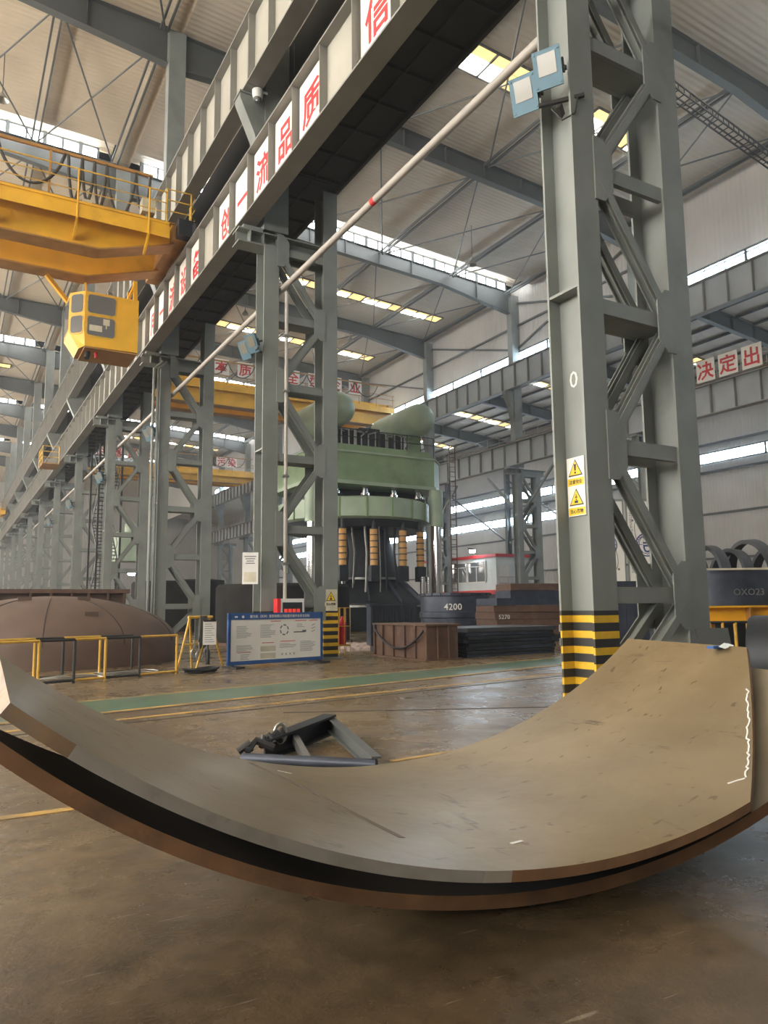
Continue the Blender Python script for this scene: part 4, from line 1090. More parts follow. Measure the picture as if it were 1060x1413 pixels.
ribbon(FT, [(-1.05, 4.55), (-.95, 4.1), (-.9, 3.7), (-.86, 3.3), (-.83, 3.05)], .035, .0012, mat('drag_mark', (.15, .115, .085), .6), 'drag_mark', top)
ribbon(FT, [(-.92, 4.42), (-.84, 4.38)], .012, .002, MT['white'], 'chalk_mark', top)
ribbon(FT, [(-.3, 2.95), (-.22, 2.97)], .02, .002, MT['white'], 'chalk_mark', top)
# scrap on the end of the plate
t = thing('plastic_scrap', 'crumpled blue and white plastic scrap on the plate end', 'scrap', tuple(FT(3.78, 2.47)+V((0, 0, .012))))
m = M(); rnd = random.Random(2)
for i in range(5):
    a = rnd.random()*.12-.06; b = rnd.random()*.08-.04
    m.add([(a, b, 0), (a+.07, b+.01, .02), (a+.06, b+.06, .035), (a-.01, b+.05, .015)], [(0, 1, 2, 3)])
m.obj('film', MT['cabin'], t)
m = M(); m.box(-.1, .02, .03, .09, .0, .02); m.obj('blue_scrap', MT['blue'], t)

# ------------------------------------------------------------------ triangular lifting frame on the floor
tf = thing('spreader_triangle', 'dark triangular steel frame lying on the floor behind the bent plate', 'frame', (3.3, 6.9, 0))
A, B, Cc = V((2.40, 6.76, .05)), V((3.29, 5.85, .05)), V((3.66, 7.52, .16))
off = V((3.3, 6.9, 0))
m = M(); m.tube([A-off, B-off], .05, 12); m.obj('tube', MT['darkblue'], tf)
m = M(); m.ibar(B-off, Cc-off, .09, .14, .014, .012); m.obj('side_bar', MT['rafter'], tf)
m = M(); m.ibar(Cc-off, (A+(Cc-A)*.22)-off, .16, .2, .02, .02); m.obj('channel_beam', MT['dark'], tf)
m = M(); q = A+(B-A)*.5; p = Cc+(A-Cc)*.45; m.bar(p-off, q-off, .06, .09); m.obj('cross_bar', MT['steel'], tf)
m = M(); m.tube([(A+(Cc-A)*.38-off)+V((.06*math.cos(a), -.02, .1+.09*math.sin(a))) for a in [i*PI/8 for i in range(16)]], .018, 8, closed=True); m.obj('shackle', MT['steel'], tf)
m = M()
rnd = random.Random(8)
for i in range(6):
    a = A+(Cc-A)*(.02+.07*i)-off
    m.tube([a+V((rnd.uniform(-.08, .08), rnd.uniform(-.1, .05), .05)), a+V((.05, .02, .12)), a+V((rnd.uniform(.05, .2), rnd.uniform(-.1, .1), .05))], .035, 8)
m.obj('sling', MT['black'], tf)

# ------------------------------------------------------------------ notice board
nb = thing('notice_board', 'free-standing white notice board with blue header and frame', 'notice board', (5.85, 17.45, 0), rz=math.atan2(.58, 2.65))
W = 2.72; H0, H1 = .1, 1.28
m = M(); m.box(0, W, 0, .05, H0+.04, H1); m.obj('panel', MT['signwhite'], nb)
m = M(); m.box(-.05, W+.05, -.01, .06, H0-.03, H0+.06); m.box(-.05, .02, -.012, .06, H0-.03, H1); m.box(W-.02, W+.05, -.012, .06, H0-.03, H1); m.box(-.05, W+.05, -.012, .06, H1-.14, H1+.02); m.obj('frame', MT['blue'], nb)
for x in (.12, W-.05):
    m = M(); m.box(x-.12, x+.12, -.3, .35, 0, .05); m.box(x-.03, x+.03, .05, .1, 0, H0); m.obj('foot', MT['black'], nb)
text('重光机（苏州）重型有限公司起重吊装作业安全目标', .1, MT['white'], nb, 'lettering', (W*.53, -.016, H1-.065), (1, 0, 0), width=W*.66, bold=.015, ext=.001)
m = M(); m.box(.12, .2, -.014, -.012, H1-.09, H1-.05); m.box(.32, .38, -.014, -.012, H1-.1, H1-.04); m.obj('emblem', MT['white'], nb)
m = M()
rnd = random.Random(4)
def para(x0, x1, z0, z1, dz=.03, th=.008):
    z = z0
    while z > z1:
        m.box(x0, x0+(x1-x0)*rnd.uniform(.55, 1), -.003, 0, z, z+th); z -= dz
para(.18, .62, .98, .68); para(.85, 1.32, 1.0, .68); para(.18, .66, .52, .36); para(.3, .6, .3, .18, .035); para(1.42, 1.95, .52, .42); para(2.05, 2.55, .56, .3); para(1.95, 2.2, 1.0, .9, .035)
for x in (1.5, 1.62, 1.74, 1.86):
    m.bar((x-.025, -.002, .245), (x+.025, -.002, .295), .008, .004, up=(0, 1, 0)); m.bar((x-.025, -.002, .295), (x+.025, -.002, .245), .008, .004, up=(0, 1, 0))
m.box(1.85, 2.2, -.003, 0, .79, .82); m.box(2.12, 2.24, -.003, 0, .8, .85)
for a in range(6):
    an = a*PI/3; m.prism([(1.56+r*math.cos(an+d), .87+r*math.sin(an+d)) for r, d in ((.11, 0), (.14, .1), (.14, .7), (.11, .8))], -.003, 0, 0, 'XZ')
for i in range(3): m.bar((2.42, -.002, .8+i*.08), (2.52, -.002, .84+i*.08), .012, .004, up=(0, 1, 0))
m.obj('printed_text', MT['ink'], nb)
m = M(); m.box(.86, 1.3, -.003, 0, .36, .49); m.box(.86, 1.3, -.003, 0, .19, .32); m.obj('table_patch', MT['cream'], nb)
m = M(); m.box(1.15, 1.45, -.003, 0, 1.08, 1.095); m.box(1.9, 2.25, -.003, 0, 1.08, 1.095); m.box(2.33, 2.6, -.003, 0, 1.08, 1.095); m.box(.9, 1.25, -.003, 0, .56, .575); m.box(1.45, 1.9, -.003, 0, .58, .595); m.box(.22, .6, -.003, 0, .35, .36); m.obj('red_heading', MT['red'], nb)

# red display cabinet behind the board
t = thing('display_cabinet', 'white-framed red cabinet with lit red display behind the notice board', 'cabinet', (7.95, 18.72, 0))
m = M(); m.box(-.34, .38, 0, .25, .55, 1.66); m.obj('case', MT['white'], t)
m = M(); m.box(-.4, -.3, -.02, .25, .55, 1.66); m.obj('side_strip', MT['red'], t)
m = M(); m.box(-.24, .32, -.02, 0, .65, 1.56); m.obj('window_pane', MT['dark'], t)
m = M()
for i in range(4):
    for j in range(2): m.box(-.2+.12*i, -.11+.12*i, -.03, -.02, 1.16+.13*j, 1.26+.13*j)
m.obj('display', MT['led'], t)
m = M(); m.box(-.3, -.23, .05, .2, 0, .55); m.obj('leg', MT['grey'], t); m = M(); m.box(.26, .33, .05, .2, 0, .55); m.obj('leg', MT['grey'], t)
# red extinguisher cage to the right of the striped foot
t = thing('extinguisher_cage', 'small wire cage with red extinguishers behind the striped column foot', 'fire equipment', (10.0, 20.4, 0))
for i in range(2):
    m = M(); m.lathe([(0, .3), (.1, .3), (.11, .35), (.11, .95), (.05, 1.08), (.03, 1.15), (0, 1.15)], (.15+.26*i, .15, 0), 14); m.obj('extinguisher', MT['red'], t)
m = M(); m.box(0, .6, 0, .3, .26, .3)
for x in (0, .2, .4, .6):
    for y in (0, .3): m.tube([(x, y, 0), (x, y, 1.4)], .012, 6)
for z in (.3, .85, 1.4): m.tube([(0, 0, z), (.6, 0, z), (.6, .3, z), (0, .3, z)], .012, 6, closed=True)
m.obj('cage', MT['yellow_pipe'], t)

# ------------------------------------------------------------------ yellow trestle with slings
ts = thing('trestle_stand', 'yellow A-frame trestle hung with chains and a paper tag', 'trestle', (4.8, 17.15, 0))
for a, b in (((0, 0, 1.22), (-.37, -.35, 0)), ((0, 0, 1.22), (.28, .75, 0)), ((.5, .1, 1.22), (.08, -.24, 0)), ((.5, .1, 1.22), (1.06, .8, 0))):
    m = M(); m.tube([a, b], .026, 8); m.obj('leg', MT['yellow_pipe'], ts)
m = M(); m.tube([(-.04, -.01, 1.22), (.56, .11, 1.22)], .035, 8); m.obj('top_bar', MT['yellow_pipe'], ts)
m = M(); m.tube([(-.19, -.18, .62), (.29, -.07, .62)], .022, 8); m.obj('tie_bar', MT['yellow_pipe'], ts)
m = M(); m.tube([(.13, .35, .66), (.76, .42, .66)], .022, 8); m.obj('tie_bar', MT['yellow_pipe'], ts)
sl = thing('lifting_chain', 'bunch of dark slings and steel hooks hung on the yellow trestle', 'chain', (5.05, 17.13, 0))
rnd = random.Random(11)
for i in range(5):
    x = -.02+.035*i; d = rnd.uniform(.55, .8)
    m = M(); m.tube([(x, -.05, 1.25), (x+.01, -.06, 1.0), (x+rnd.uniform(-.05, .03)-.06, -.08, 1.2-d), (x-.03, -.08, 1.15-d), (x, .0, 1.2-d), (x+.02, .05, 1.24)], .02, 7); m.obj('sling_strand', MT['cable'], sl)
for i, (x, z) in enumerate(((-.17, .42), (-.06, .36), (.12, .44))):
    m = M(); m.tube([(x+.07*math.cos(a), -.13, z+.1*math.sin(a)) for a in [PI*.6+i_*PI*1.5/12 for i_ in range(13)]], .026, 8); m.tube([(x, -.13, z+.1), (x, -.1, z+.3)], .02, 6); m.obj('hook', MT['steel'], sl)
t = thing('grip_handle', 'black handle grip hanging below the paper tag on the trestle', 'handle grip', (5.18, 16.98, 0))
m = M(); m.tube([(0, 0, .66), (0, 0, .5), (.0, 0, .46), (0, 0, .16)], [.015, .018, .045, .05], 10); m.obj('grip', MT['black'], t)
t = thing('paper_tag', 'white paper tag sheet hanging on the yellow trestle', 'tag', (5.2, 16.93, .87)); t.rotation_euler = (0, 0, -.1)
m = M(); m.box(-.15, .15, 0, .012, -.27, .27); m.obj('sheet', MT['white'], t)
m = M()
for i in range(9): m.box(-.11, .04+.07*((i*7) % 3)/2, -.003, 0, .19-i*.05, .2-i*.05)
m.obj('printed_lines', MT['ink'], t)
m = M(); m.box(-.14, .14, -.01, .02, .25, .29); m.obj('clip', MT['dark'], t)

# ------------------------------------------------------------------ guard rails round the dome
def barrier(label, pts, hz, cols, segs):
    t = thing('safety_barrier', label, 'barrier', (pts[0][0], pts[0][1], 0), 'pipe barriers round the dome')
    o = V((pts[0][0], pts[0][1], 0))
    for i, pt in enumerate(pts):
        q = V((pt[0], pt[1], 0))-o; m = M(); m.tube([q, q+V((0, 0, hz))], .028, 8); m.obj('post', MT[cols[i]], t)
    for i in range(len(pts)-1):
        a, b = V((pts[i][0], pts[i][1], 0))-o, V((pts[i+1][0], pts[i+1][1], 0))-o
        for z, nm in ((hz, 'rail'), (.06, 'rail')):
            m = M(); m.tube([a+V((0, 0, z)), b+V((0, 0, z))], .026, 8); m.obj(nm, MT[segs[i]], t)
    return t
def lerp(a, b, t): return (a[0]+(b[0]-a[0])*t, a[1]+(b[1]-a[1])*t)
fa, fb = (.3, 15.1), (4.43, 16.8)
ts_ = [0, .30, .46, .61, .79, 1.0]
barrier('front pipe barrier with yellow and black lengths before the brown dome', [lerp(fa, fb, x) for x in ts_], .84, ['yellow_pipe', 'yellow_pipe', 'black', 'yellow_pipe', 'black', 'yellow_pipe'], ['yellow_pipe', 'black', 'yellow_pipe', 'black', 'yellow_pipe'])
fa, fb = (.2, 16.3), (4.5, 17.9)
ts_ = [0, .32, .45, .63, .8]
barrier('rear pipe barrier with yellow and black lengths against the brown dome', [lerp(fa, fb, x) for x in ts_], .84, ['black', 'yellow_pipe', 'black', 'yellow_pipe', 'black'], ['yellow_pipe', 'black', 'yellow_pipe', 'black'])
for i, (x, y, lab) in enumerate(((2.3, 16.4, 'coil of grey wire rope on the floor inside the pipe barrier'), (3.4, 16.9, 'loose wire rope sling near the yellow trestle'), (4.95, 16.7, 'heap of dark chain on the floor at the trestle feet'))):
    rnd = random.Random(20+i); m = M()
    for k in range(3):
        pts = []; ph = rnd.random()*6; 
        for j in range(16):
            a = ph+j*.42; pts.append((x+(.5+.08*k)*math.cos(a)*(1 if i < 2 else .6), y+(.16+.04*k)*math.sin(a), .03+.05*k*.6+.02*math.sin(j)))
        m.tube(pts, .014 if i < 2 else .025, 6)
    tag(m.obj('wire_rope', MT['steel'] if i < 2 else MT['dark']), lab, 'rope')

# ------------------------------------------------------------------ brown dished head
dm = thing('dished_head', 'huge brown dished steel head resting on the floor behind the barriers', 'dished head', (2.55, 22.6, 0))
R, Hs, Hd = 3.25, .55, 1.25
prof = [(R-.1, 0), (R, 0), (R, Hs)]+[(R*math.cos(i*PI/32), Hs+Hd*math.sin(i*PI/32)) for i in range(1, 16)]+[(0, Hs+Hd)]
m = M(); m.lathe(prof, seg=72); m.obj('shell', MT['dome'], dm)
for i, a in enumerate((-2.35, -1.75, -1.15, -.5)):
    m = M()
    m.tube([((R+.003)*math.cos(b)*math.cos(a), (R+.003)*math.cos(b)*math.sin(a), Hs+(Hd+.003)*math.sin(b)) for b in [j*PI/2*.75/14 for j in range(15)]], .012, 5); m.obj('weld_seam', MT['black'], dm)
for a, b in ((-2.2, 1.12), (-1.15, 1.12), (-1.35, .62)):
    m = M(); c_ = V((R*math.cos(b)*math.cos(a), R*math.cos(b)*math.sin(a), Hs+Hd*math.sin(b)))
    m.box(c_.x-.16, c_.x+.16, c_.y-.04, c_.y+.04, c_.z-.03, c_.z+.09); m.obj('lug', MT['dome'], dm)
t = thing('steel_trestle', 'long ribbed steel trestle beam seen over the top of the brown dome', 'steel beam', (3.2, 30.5, 0))
m = M(); m.box(-3.1, 2.9, -.3, .3, 2.05, 2.2); m.obj('top_plate', MT['rust'], t)
m = M(); m.box(-3.0, 2.8, -.05, .05, 1.2, 2.05); m.obj('web_plate', MT['dome'], t)
for x in (-2.9, -2.3, -1.7, -.6, .1, .8, 1.4, 2.1, 2.7):
    m = M(); m.box(x-.04, x+.04, -.28, .28, .0, 2.05); m.obj('rib', MT['rust'], t)

# ------------------------------------------------------------------ dark heads and tanks between the columns
for lab, loc, R, h, col in (('black tank head between the trestle and the notice board, behind the columns', (11.85, 28.7, 0), 2.7, 2.35, 'dark'), ('dark round tank head beyond the third column', (12.2, 47.0, 0), 2.6, 3.1, 'dark')):
    t = thing('tank_head', lab, 'tank', loc)
    m = M(); m.lathe([(R, 0), (R, h*.95), (R-.1, h), (0, h)], seg=48); m.obj('shell', MT['soot'], t)
    m = M(); m.lathe([(R+.02, 0), (R+.12, 0), (R+.12, .12), (R+.02, .12)], seg=40); m.obj('rim', MT['rust'], t)
t = thing('small_press', 'small light green press seen between the far columns', 'press', (13.6, 68., 0))
m = M(); m.prism(cpoly(1.3, 1.2, .3), 5.6, 8.1); m.obj('crown', MT['green_light'], t)
m = M(); m.lathe([(.5, 8.1), (.5, 8.8), (.2, 9.2), (0, 9.2)], seg=16); m.obj('cylinder', MT['green_light'], t)
for x in (-1, 1): m = M(); m.box(x-.2, x+.2, -.2, .2, 0, 5.6); m.obj('column', MT['dark'], t)
m = M(); m.box(-1.5, 1.5, -1.2, 1.2, 0, 1.4); m.obj('base', MT['dark'], t)
# stair tower by the far columns
st = thing('stair_tower', 'dark steel stair tower beside the fifth column of the lettered row', 'stairs', (8.0, 50.2, 0))
for x, y in ((0, 0), (1.4, 0), (0, 3.2), (1.4, 3.2)):
    m = M(); m.box(x-.06, x+.06, y-.06, y+.06, 0, 12.1); m.obj('post', MT['black'], st)
for k in range(5):
    m = M(); z0, z1 = k*2.4, (k+1)*2.4
    a, b = ((.7, .2), (.7, 3.0)) if k % 2 == 0 else ((.7, 3.0), (.7, .2))
    for i in range(10):
        f = (i+.5)/10; y = a[1]+(b[1]-a[1])*f; m.box(.15, 1.25, y-.12, y+.12, z0+(z1-z0)*f-.02, z0+(z1-z0)*f+.02)
    for x in (.12, 1.28): m.bar((x, a[1], z0), (x, b[1], z1), .04, .2); m.bar((x, a[1], z0+.9), (x, b[1], z1+.9), .03, .03)
    m.obj('flight', MT['dark'], st)
t = thing('access_platform', 'yellow railed platform on the lettered runway beside the far columns', 'platform', (6.2, 58.5, 12.0))
m = M(); m.box(-.8, .34, 0, 2.5, 0, .08); m.obj('platform_plate', MT['yellow_dark'], t)
m = M()
for x, y in ((-.8, 0), (-.8, 1.2), (-.8, 2.5), (.3, 0)): m.tube([(x, y, .08), (x, y, 1.3)], .035, 6)
for z in (.5, .9, 1.3): m.tube([(-.8, 2.5, z), (-.8, 0, z), (.3, 0, z)], .03, 6)
m.obj('railing', MT['yellow_pipe'], t)

# ------------------------------------------------------------------ goods on the floor at the middle
bx = thing('steel_box', 'rusty open-topped steel box with ribbed sides and sagging cable', 'steel box', (10.93, 16.7, 0))
m = M(); t_ = .03
m.box(0, t_, 0, 2.75, .04, .9); m.box(1.0-t_, 1.0, 0, 2.75, .04, .9); m.box(t_, 1.0-t_, 0, t_, .04, .9); m.box(t_, 1.-t_, 2.72, 2.75, .04, .9); m.box(t_, 1-t_, t_, 2.72, .04, .1)
m.box(-.06, 1.06, -.06, 2.81, .9, .95); m.box(-.1, 1.1, -.1, 2.95, 0, .04)
m.obj('shell', MT['rust'], bx)
for y in (.5, 1.05, 1.65, 2.25, 2.72):
    m = M(); m.box(-.06, 0, y-.03, y+.03, .04, .9); m.obj('rib', MT['rust'], bx)
for x in (.35, .7):
    m = M(); m.box(x-.02, x+.02, -.05, 0, .04, .9); m.obj('rib', MT['rust'], bx)
m = M(); m.tube([(-.1, .0+2.6*i/14., .78-.5*(1-(2*i/14.-1)**2)) for i in range(15)]+[(-.08, 2.62, .9)], .03, 8); m.obj('cable', MT['dark'], bx)
bn = thing('steel_bin', 'dark ribbed steel bin behind the rusty box', 'steel bin', (11.65, 21.0, 0), rz=-.35)
m = M(); m.box(0, 1.5, 0, .9, .2, 1.45); m.box(-.04, 1.54, -.04, .94, 1.45, 1.5); m.obj('shell', MT['darkblue'], bn)
for i in range(9): m = M(); m.box(.05+i*.175-.025, .05+i*.175+.025, -.05, 0, .2, 1.45); m.obj('rib', MT['dark'], bn)
m = M(); m.box(.1, .3, .1, .8, 0, .2); m.obj('skid', MT['dark'], bn); m = M(); m.box(1.2, 1.4, .1, .8, 0, .2); m.obj('skid', MT['dark'], bn)
# flame-cut steel rings stacked
for k in range(2):
    z0 = .0+k*1.02
    m = M(); m.lathe([(1.3, z0), (1.72, z0), (1.72, z0+.12), (1.66, z0+.16), (1.66, z0+.86), (1.72, z0+.9), (1.72, z0+1.02), (1.3, z0+1.02), (1.3, z0)], (21.3, 30.0, 0), 48)
    o = m.obj('steel_ring', MT['darkblue']); tag(o, ['dark ribbed steel ring, lower of the stacked pair behind the rusty box', 'dark steel ring painted 4200, upper of the stacked pair'][k], 'steel ring')
    m = M()
    for i in range(22):
        a = i*2*PI/22; c_, s_ = math.cos(a), math.sin(a); zz = z0+(.91 if k else .01)
        m.bar((21.3+1.73*c_, 30.0+1.73*s_, zz), (21.3+1.73*c_, 30.0+1.73*s_, zz+.1), .05, .05)
    if k == 1: pass
    m.obj('rib', MT['dark'], o)
    if k == 1:
        text('4200', .42, MT['white'], o, 'painted_number', (21.3-1.685*.62, 30.0-1.685*.785, 1.4), (.785, -.62, 0), bold=.005)
# stacked plates, each its own thing
def plate_stack(cx, cy, w, d, z0, n, th, rz, base, grp, mts, seed, jit=.08):
    rnd = random.Random(seed); z = z0
    for i in range(n):
        h = th*rnd.uniform(.8, 1.2)
        m = M(); m.box(-w/2, w/2, -d/2, d/2, 0, h)
        o = m.obj('steel_plate', MT[mts[i % len(mts)]], None, (cx+rnd.uniform(-jit, jit), cy+rnd.uniform(-jit, jit), z)); o.rotation_euler = (0, 0, rz+rnd.uniform(-.03, .03))
        pos = 'topmost' if i == n-1 else ('bottom one' if i == 0 else '%s from the bottom' % ORD[i])
        tag(o, 'steel plate in the %s, %s' % (base, pos), 'steel plate', grp)
        z += h+.012
    return z
plate_stack(14.15, 18.2, 3.4, 2.1, .0, 8, .098, .05, 'dark plate stack beside the rusty box', 'plates beside the rusty box', ['darkblue', 'dark', 'darkblue', 'dark', 'darkblue', 'dark', 'darkblue', 'hoop'], 31, .07)
zt = plate_stack(20.4, 23.9, 3.3, 2.2, .0, 6, .27, -.3, 'brown plate stack behind, chalked 5270', 'plates in the brown stack', ['dark', 'rust', 'rust', 'rust', 'rust', 'darkblue'], 33, .06)
text('5270', .24, MT['white'], [o for o in bpy.data.objects if o.name.startswith('steel_plate') and 'brown plate stack' in o.get('label', '')][3], 'painted_number', (-1.3, -1.2, .1), (1, 0, 0))
plate_stack(21.2, 24.6, 2.2, 1.6, zt, 2, .3, -.3, 'short pile on top of the brown plate stack', 'plates on the brown stack', ['darkblue', 'rust'], 35, .05)

# ------------------------------------------------------------------ things right of the nearest column
t = thing('steel_cabinet', 'dark blue steel cabinet behind the foot of the nearest column', 'cabinet', (12.0, 11.5, 0), rz=-.5)
m = M(); m.box(0, .95, 0, .7, .06, 1.9); m.obj('body', MT['darkblue'], t)
m = M(); m.box(.01, .47, -.02, 0, .1, 1.86); m.obj('door', MT['darkblue'], t)
m = M(); m.box(.48, .94, -.02, 0, .1, 1.86); m.obj('door', MT['darkblue'], t)
m = M(); m.box(0, .95, 0, .7, 0, .06); m.obj('plinth', MT['dark'], t)
plate_stack(11.1, 11.35, .55, .5, 0, 7, .13, -.4, 'small shiny pile beside the dark blue cabinet', 'shiny plates', ['steel', 'darkblue'], 41, .05)
# white banner boards with the globe emblem
def globe_board(label, loc, w, h, rz):
    t = thing('banner_board', label, 'banner', loc, rz=rz)
    m = M(); m.box(-w/2, w/2, 0, .04, 2.2, 2.2+h); m.obj('panel', MT['signwhite'], t)
    m = M(); m.box(-w/2-.05, w/2+.05, -.01, .05, 2.16+h, 2.26+h); m.box(-w/2-.05, -w/2, -.01, .05, 0, 2.2+h); m.box(w/2, w/2+.05, -.01, .05, 0, 2.2+h); m.obj('frame', MT['grey'], t)
    cz = 2.2+h*.47; r = .46
    m = M()
    def arcp(rx, rz_, a0=0, a1=2*PI, n=28, cx=0., rot=0.):
        return [(cx+(rx*math.cos(a)*math.cos(rot)-rz_*math.sin(a)*math.sin(rot)), -.006, cz+(rx*math.cos(a)*math.sin(rot)+rz_*math.sin(a)*math.cos(rot))) for a in [a0+(a1-a0)*i/n for i in range(n)]]
    for rx, w_ in ((r, .035), (r*.82, .02)): m.tube(arcp(rx, rx), w_/1.5, 4, closed=True)
    for a in range(12):
        an = a*PI/6; m.bar((.82*r*math.cos(an), -.006, cz+.82*r*math.sin(an)), (r*math.cos(an), -.006, cz+r*math.sin(an)), .03, .006, up=(0, 1, 0))
    for rx in (.35, .7): m.tube(arcp(r*rx, r*.8), .012, 4, closed=True)
    for z in (-.28, 0, .28): m.bar((-r*.75, -.006, cz+z), (r*.75, -.006, cz+z), .022, .006, up=(0, 1, 0))
    m.obj('globe_emblem', MT['logo'], t)
    m = M(); m.tube(arcp(.34, 1.05, PI*.3, PI*1.02, 24, 0, .35), .012, 4); m.tube(arcp(.34, 1.05, PI*1.35, PI*2.0, 24, 0, .35), .012, 4)
    m.lathe([(0, -.005), (.045, -.005), (.045, .005), (0, .005)], (-.55, -.006, cz+.98), 10, 'Y'); m.lathe([(0, -.005), (.045, -.005), (.045, .005), (0, .005)], (.5, -.006, cz-.98), 10, 'Y')
    m.obj('orbit_line', MT['ink'], t)
    m = M(); m.box(-.2, .2, -.012, -.009, cz-.4, cz+.4); m.obj('letter_ground', MT['signwhite'], t)
    text('HD', .46, MT['logo'], t, 'lettering', (0, -.014, cz), (0, 0, -1), (1, 0, 0), bold=.03)
    text('INTERNATIONAL CORPORATION', .16, MT['ink'], t, 'lettering', (-w/2+.13, -.004, cz+.1), (0, 0, -1), (1, 0, 0))
    return t
globe_board('white banner board with blue globe emblem behind the column lacing, right one', (24.25, 20.75, 0), 1.5, 3.4, -.5)
globe_board('white banner board with blue globe emblem, left one partly behind the column leg', (22.75, 21.55, 0), 1.5, 3.4, -.5)

# dark container on a yellow beam with yellow stand below
t = thing('steel_tank_shell', 'dark blue-grey curved steel shell chalked with letters on a yellow beam', 'steel shell', (17.4, 13.0, 1.36), rz=-.52)
m = M(); K = 20
vs = []
for i in range(K+1):
    f = i/K; yb = -.35*math.sin(PI*(f-.5))**2*0
    for y, z in ((.0, 0), (0, .95)): vs.append((2.0*f, .35*(2*f-1)**2, z))
o_ = len(vs)
vs += [(x, y+1.2, z) for x, y, z in vs]
fs = [(2*i, 2*i+2, 2*i+3, 2*i+1) for i in range(K)]+[(o_+2*i, o_+2*i+1, o_+2*i+3, o_+2*i+2) for i in range(K)]+[(2*i, o_+2*i, o_+2*i+2, 2*i+2) for i in range(K)]+[(0, 1, o_+1, o_), (2*K, o_+2*K, o_+2*K+1, 2*K+1)]
m.add(vs, fs); m.obj('shell', MT['darkblue'], t)
m = M(); m.box(-.05, 2.6, -.05, .0, .93, .98); m.obj('rim', MT['cream'], t)
text('OXO23', .25, MT['chalk'], t, 'chalk_marks', (1.1, -.015, .35), (1, 0, 0), ext=.003)
t = thing('yellow_beam', 'yellow steel beam on posts under the dark curved shell', 'steel beam', (17.3, 13.0, 0), rz=-.52)
m = M(); m.ibar((-.1, .3, 1.12), (4.2, .3, 1.12), .55, .46, .05, .04); m.obj('beam', MT['yellow'], t)
for x in (.25, 3.9): m = M(); m.box(x-.06, x+.06, .2, .4, 0, .9); m.obj('post', MT['yellow_dark'], t)
for x in (1.2, 2.4): m = M(); m.box(x-.02, x+.02, .04, .56, .94, 1.3); m.obj('stiffener', MT['yellow_dark'], t)
t = thing('yellow_rack', 'yellow pipe rack standing below the yellow beam', 'rack', (14.2, 10.6, 0), rz=-.5)
for i in range(5):
    for y in (0, .6):
        m = M(); m.tube([(i*.28, y, 0), (i*.28, y, 1.0)], .03, 8); m.obj('post', MT['yellow_pipe'], t)
m = M()
for y in (0, .6):
    for z in (.35, 1.0): m.tube([(0, y, z), (1.12, y, z)], .022, 8)
m.obj('rail', MT['dark'], t)
for k in range(6):
    a = [1.05, 1.0, .95, 1.1, 1.0, 1.05][k]; cx, cy, cz = 19.6+k*.75, 15.4-k*.25, 1.21+a
    m = M(); m.lathe([(a-.12, -.16), (a, -.16), (a, .16), (a-.12, .16), (a-.12, -.16)], (0, 0, 0), 48, 'X')
    o = m.obj('steel_hoop', MT['hoop'], None, (cx, cy, cz)); o.rotation_euler = (0, .1*((k % 3)-1), -.35); tag(o, 'dark steel hoop standing above the chalked shell, %s from the left' % ORD[k], 'steel hoop', 'upright hoops')
m = M(); m.prism([(18.4, 14.7), (23.9, 12.9), (24.3, 15.3), (18.9, 16.7)], 0, 1.2); tag(m.obj('steel_plinth', MT['dark']), 'low dark steel plinth that carries the upright hoops', 'plinth')
t = thing('steel_roll', 'dark thick steel roll at the right behind the bent plates', 'steel roll', (9.72, 6.0, 0), rz=.45)
m = M(); m.lathe([(.42, -.5), (.6, -.5), (.62, -.45), (.62, .45), (.6, .5), (.42, .5), (.42, -.5)], (0, 0, .62), 40, 'Y'); m.obj('shell', MT['dark'], t)
m = M(); m.lathe([(0, -.4), (.42, -.4)], (0, 0, .62), 30, 'Y'); m.lathe([(0, .4), (.42, .4)], (0, 0, .62), 30, 'Y'); m.obj('end_disc', MT['black'], t)
t = thing('steel_offcut', 'grey flat steel offcut leaning behind the end of the bent plate', 'steel offcut', (8.98, 6.5, .02)); t.rotation_euler = (-.3, 0, -.5)
m = M(); m.box(-.22, .22, 0, .05, 0, 1.1); m.obj('plate', MT['rafter'], t)

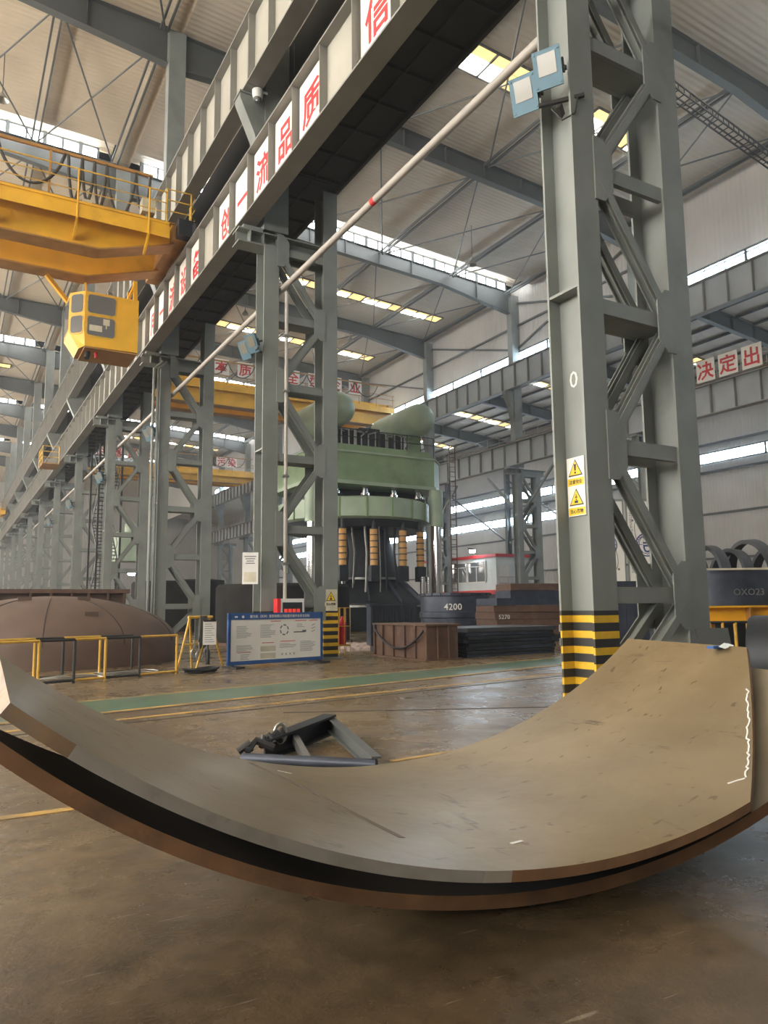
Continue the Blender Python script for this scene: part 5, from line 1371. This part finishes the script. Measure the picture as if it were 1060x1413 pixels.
# far steel stock below the runway across the hall
for i, (x, y, w, d, h, mt, lab) in enumerate(((33.5, 36., 2.6, 2., 1.8, 'rust', 'rusty steel block stock beside the control cabin'), (42.5, 33., 3., 3., 2.2, 'dark', 'dark machine block beyond the far columns'), (30.5, 26.5, 2.4, 2.2, 2., 'dark', 'dark steel block stock behind the banner boards'), (16.5, 38., 3., 3., 1.6, 'dark', 'dark steel stock left of the press foot'), (13.5, 34., 2.5, 2.5, 1.3, 'rust', 'rusty steel stock behind the notice board'), (14.6, 56., 3, 3, 3.2, 'dark', 'tall dark machine block left of the press, before the small green press'), (19.5, 66., 4, 3, 4., 'soot', 'dark machine block far behind the left press column'), (27., 72., 4, 4, 3.6, 'dark', 'dark machine block far behind the press die'), (13.2, 82., 3, 3, 3.4, 'soot', 'dark machine block beyond the small green press'), (32., 62., 3, 3, 2.8, 'rust', 'rusty block pile behind the press ladder'))):
    m = M(); m.prism([(-w/2, -d/2), (w/2, -d/2), (w/2, d/2), (-w/2, d/2)], 0, h*.55); m.box(-w/2+.15, w/2-.2, -d/2+.1, d/2-.1, h*.55, h)
    o = m.obj('steel_stock', MT[mt], None, (x, y, 0)); o.rotation_euler = (0, 0, .2*i-.3); tag(o, lab, 'steel stock')

# ------------------------------------------------------------------ light and camera
w = bpy.data.worlds.new('overcast'); scene.world = w; w.use_nodes = True
bg = w.node_tree.nodes['Background']; bg.inputs['Color'].default_value = (.86, .93, 1., 1); bg.inputs['Strength'].default_value = 1.3

vs_ = w.node_tree.nodes.new('ShaderNodeVolumeScatter'); vs_.inputs['Density'].default_value = .0019
vs_.inputs['Anisotropy'].default_value = .8; vs_.inputs['Color'].default_value = (.92, .96, 1., 1)
w.node_tree.links.new(vs_.outputs[0], w.node_tree.nodes['World Output'].inputs['Volume'])

yaw, pitch, roll = math.radians(30.1), math.radians(7.25), math.radians(-.6)
fw = V((math.sin(yaw)*math.cos(pitch), math.cos(yaw)*math.cos(pitch), math.sin(pitch)))
rt = V((math.cos(yaw), -math.sin(yaw), 0)); up = rt.cross(fw)
rt2 = rt*math.cos(roll)+up*math.sin(roll); up2 = up*math.cos(roll)-rt*math.sin(roll)
cd = bpy.data.cameras.new('camera'); cam = bpy.data.objects.new('camera', cd); COL.objects.link(cam)
mw = Matrix((rt2, up2, -fw)).transposed().to_4x4(); mw.translation = (0, 0, 1.4); cam.matrix_world = mw
cd.sensor_fit = 'VERTICAL'; cd.sensor_height = 36; cd.lens = 36*1035/1413.; cd.clip_end = 400; cd.clip_start = .05
scene.camera = cam
scene.view_settings.view_transform = 'Standard'; scene.view_settings.look = 'None'
scene.view_settings.exposure = -.3; scene.view_settings.gamma = 1.; scene.view_settings.use_curve_mapping = False
scene.cycles.max_bounces = 6; scene.cycles.diffuse_bounces = 4; scene.cycles.glossy_bounces = 3
scene.cycles.use_denoising = True
scene.cycles.sample_clamp_indirect = 6.
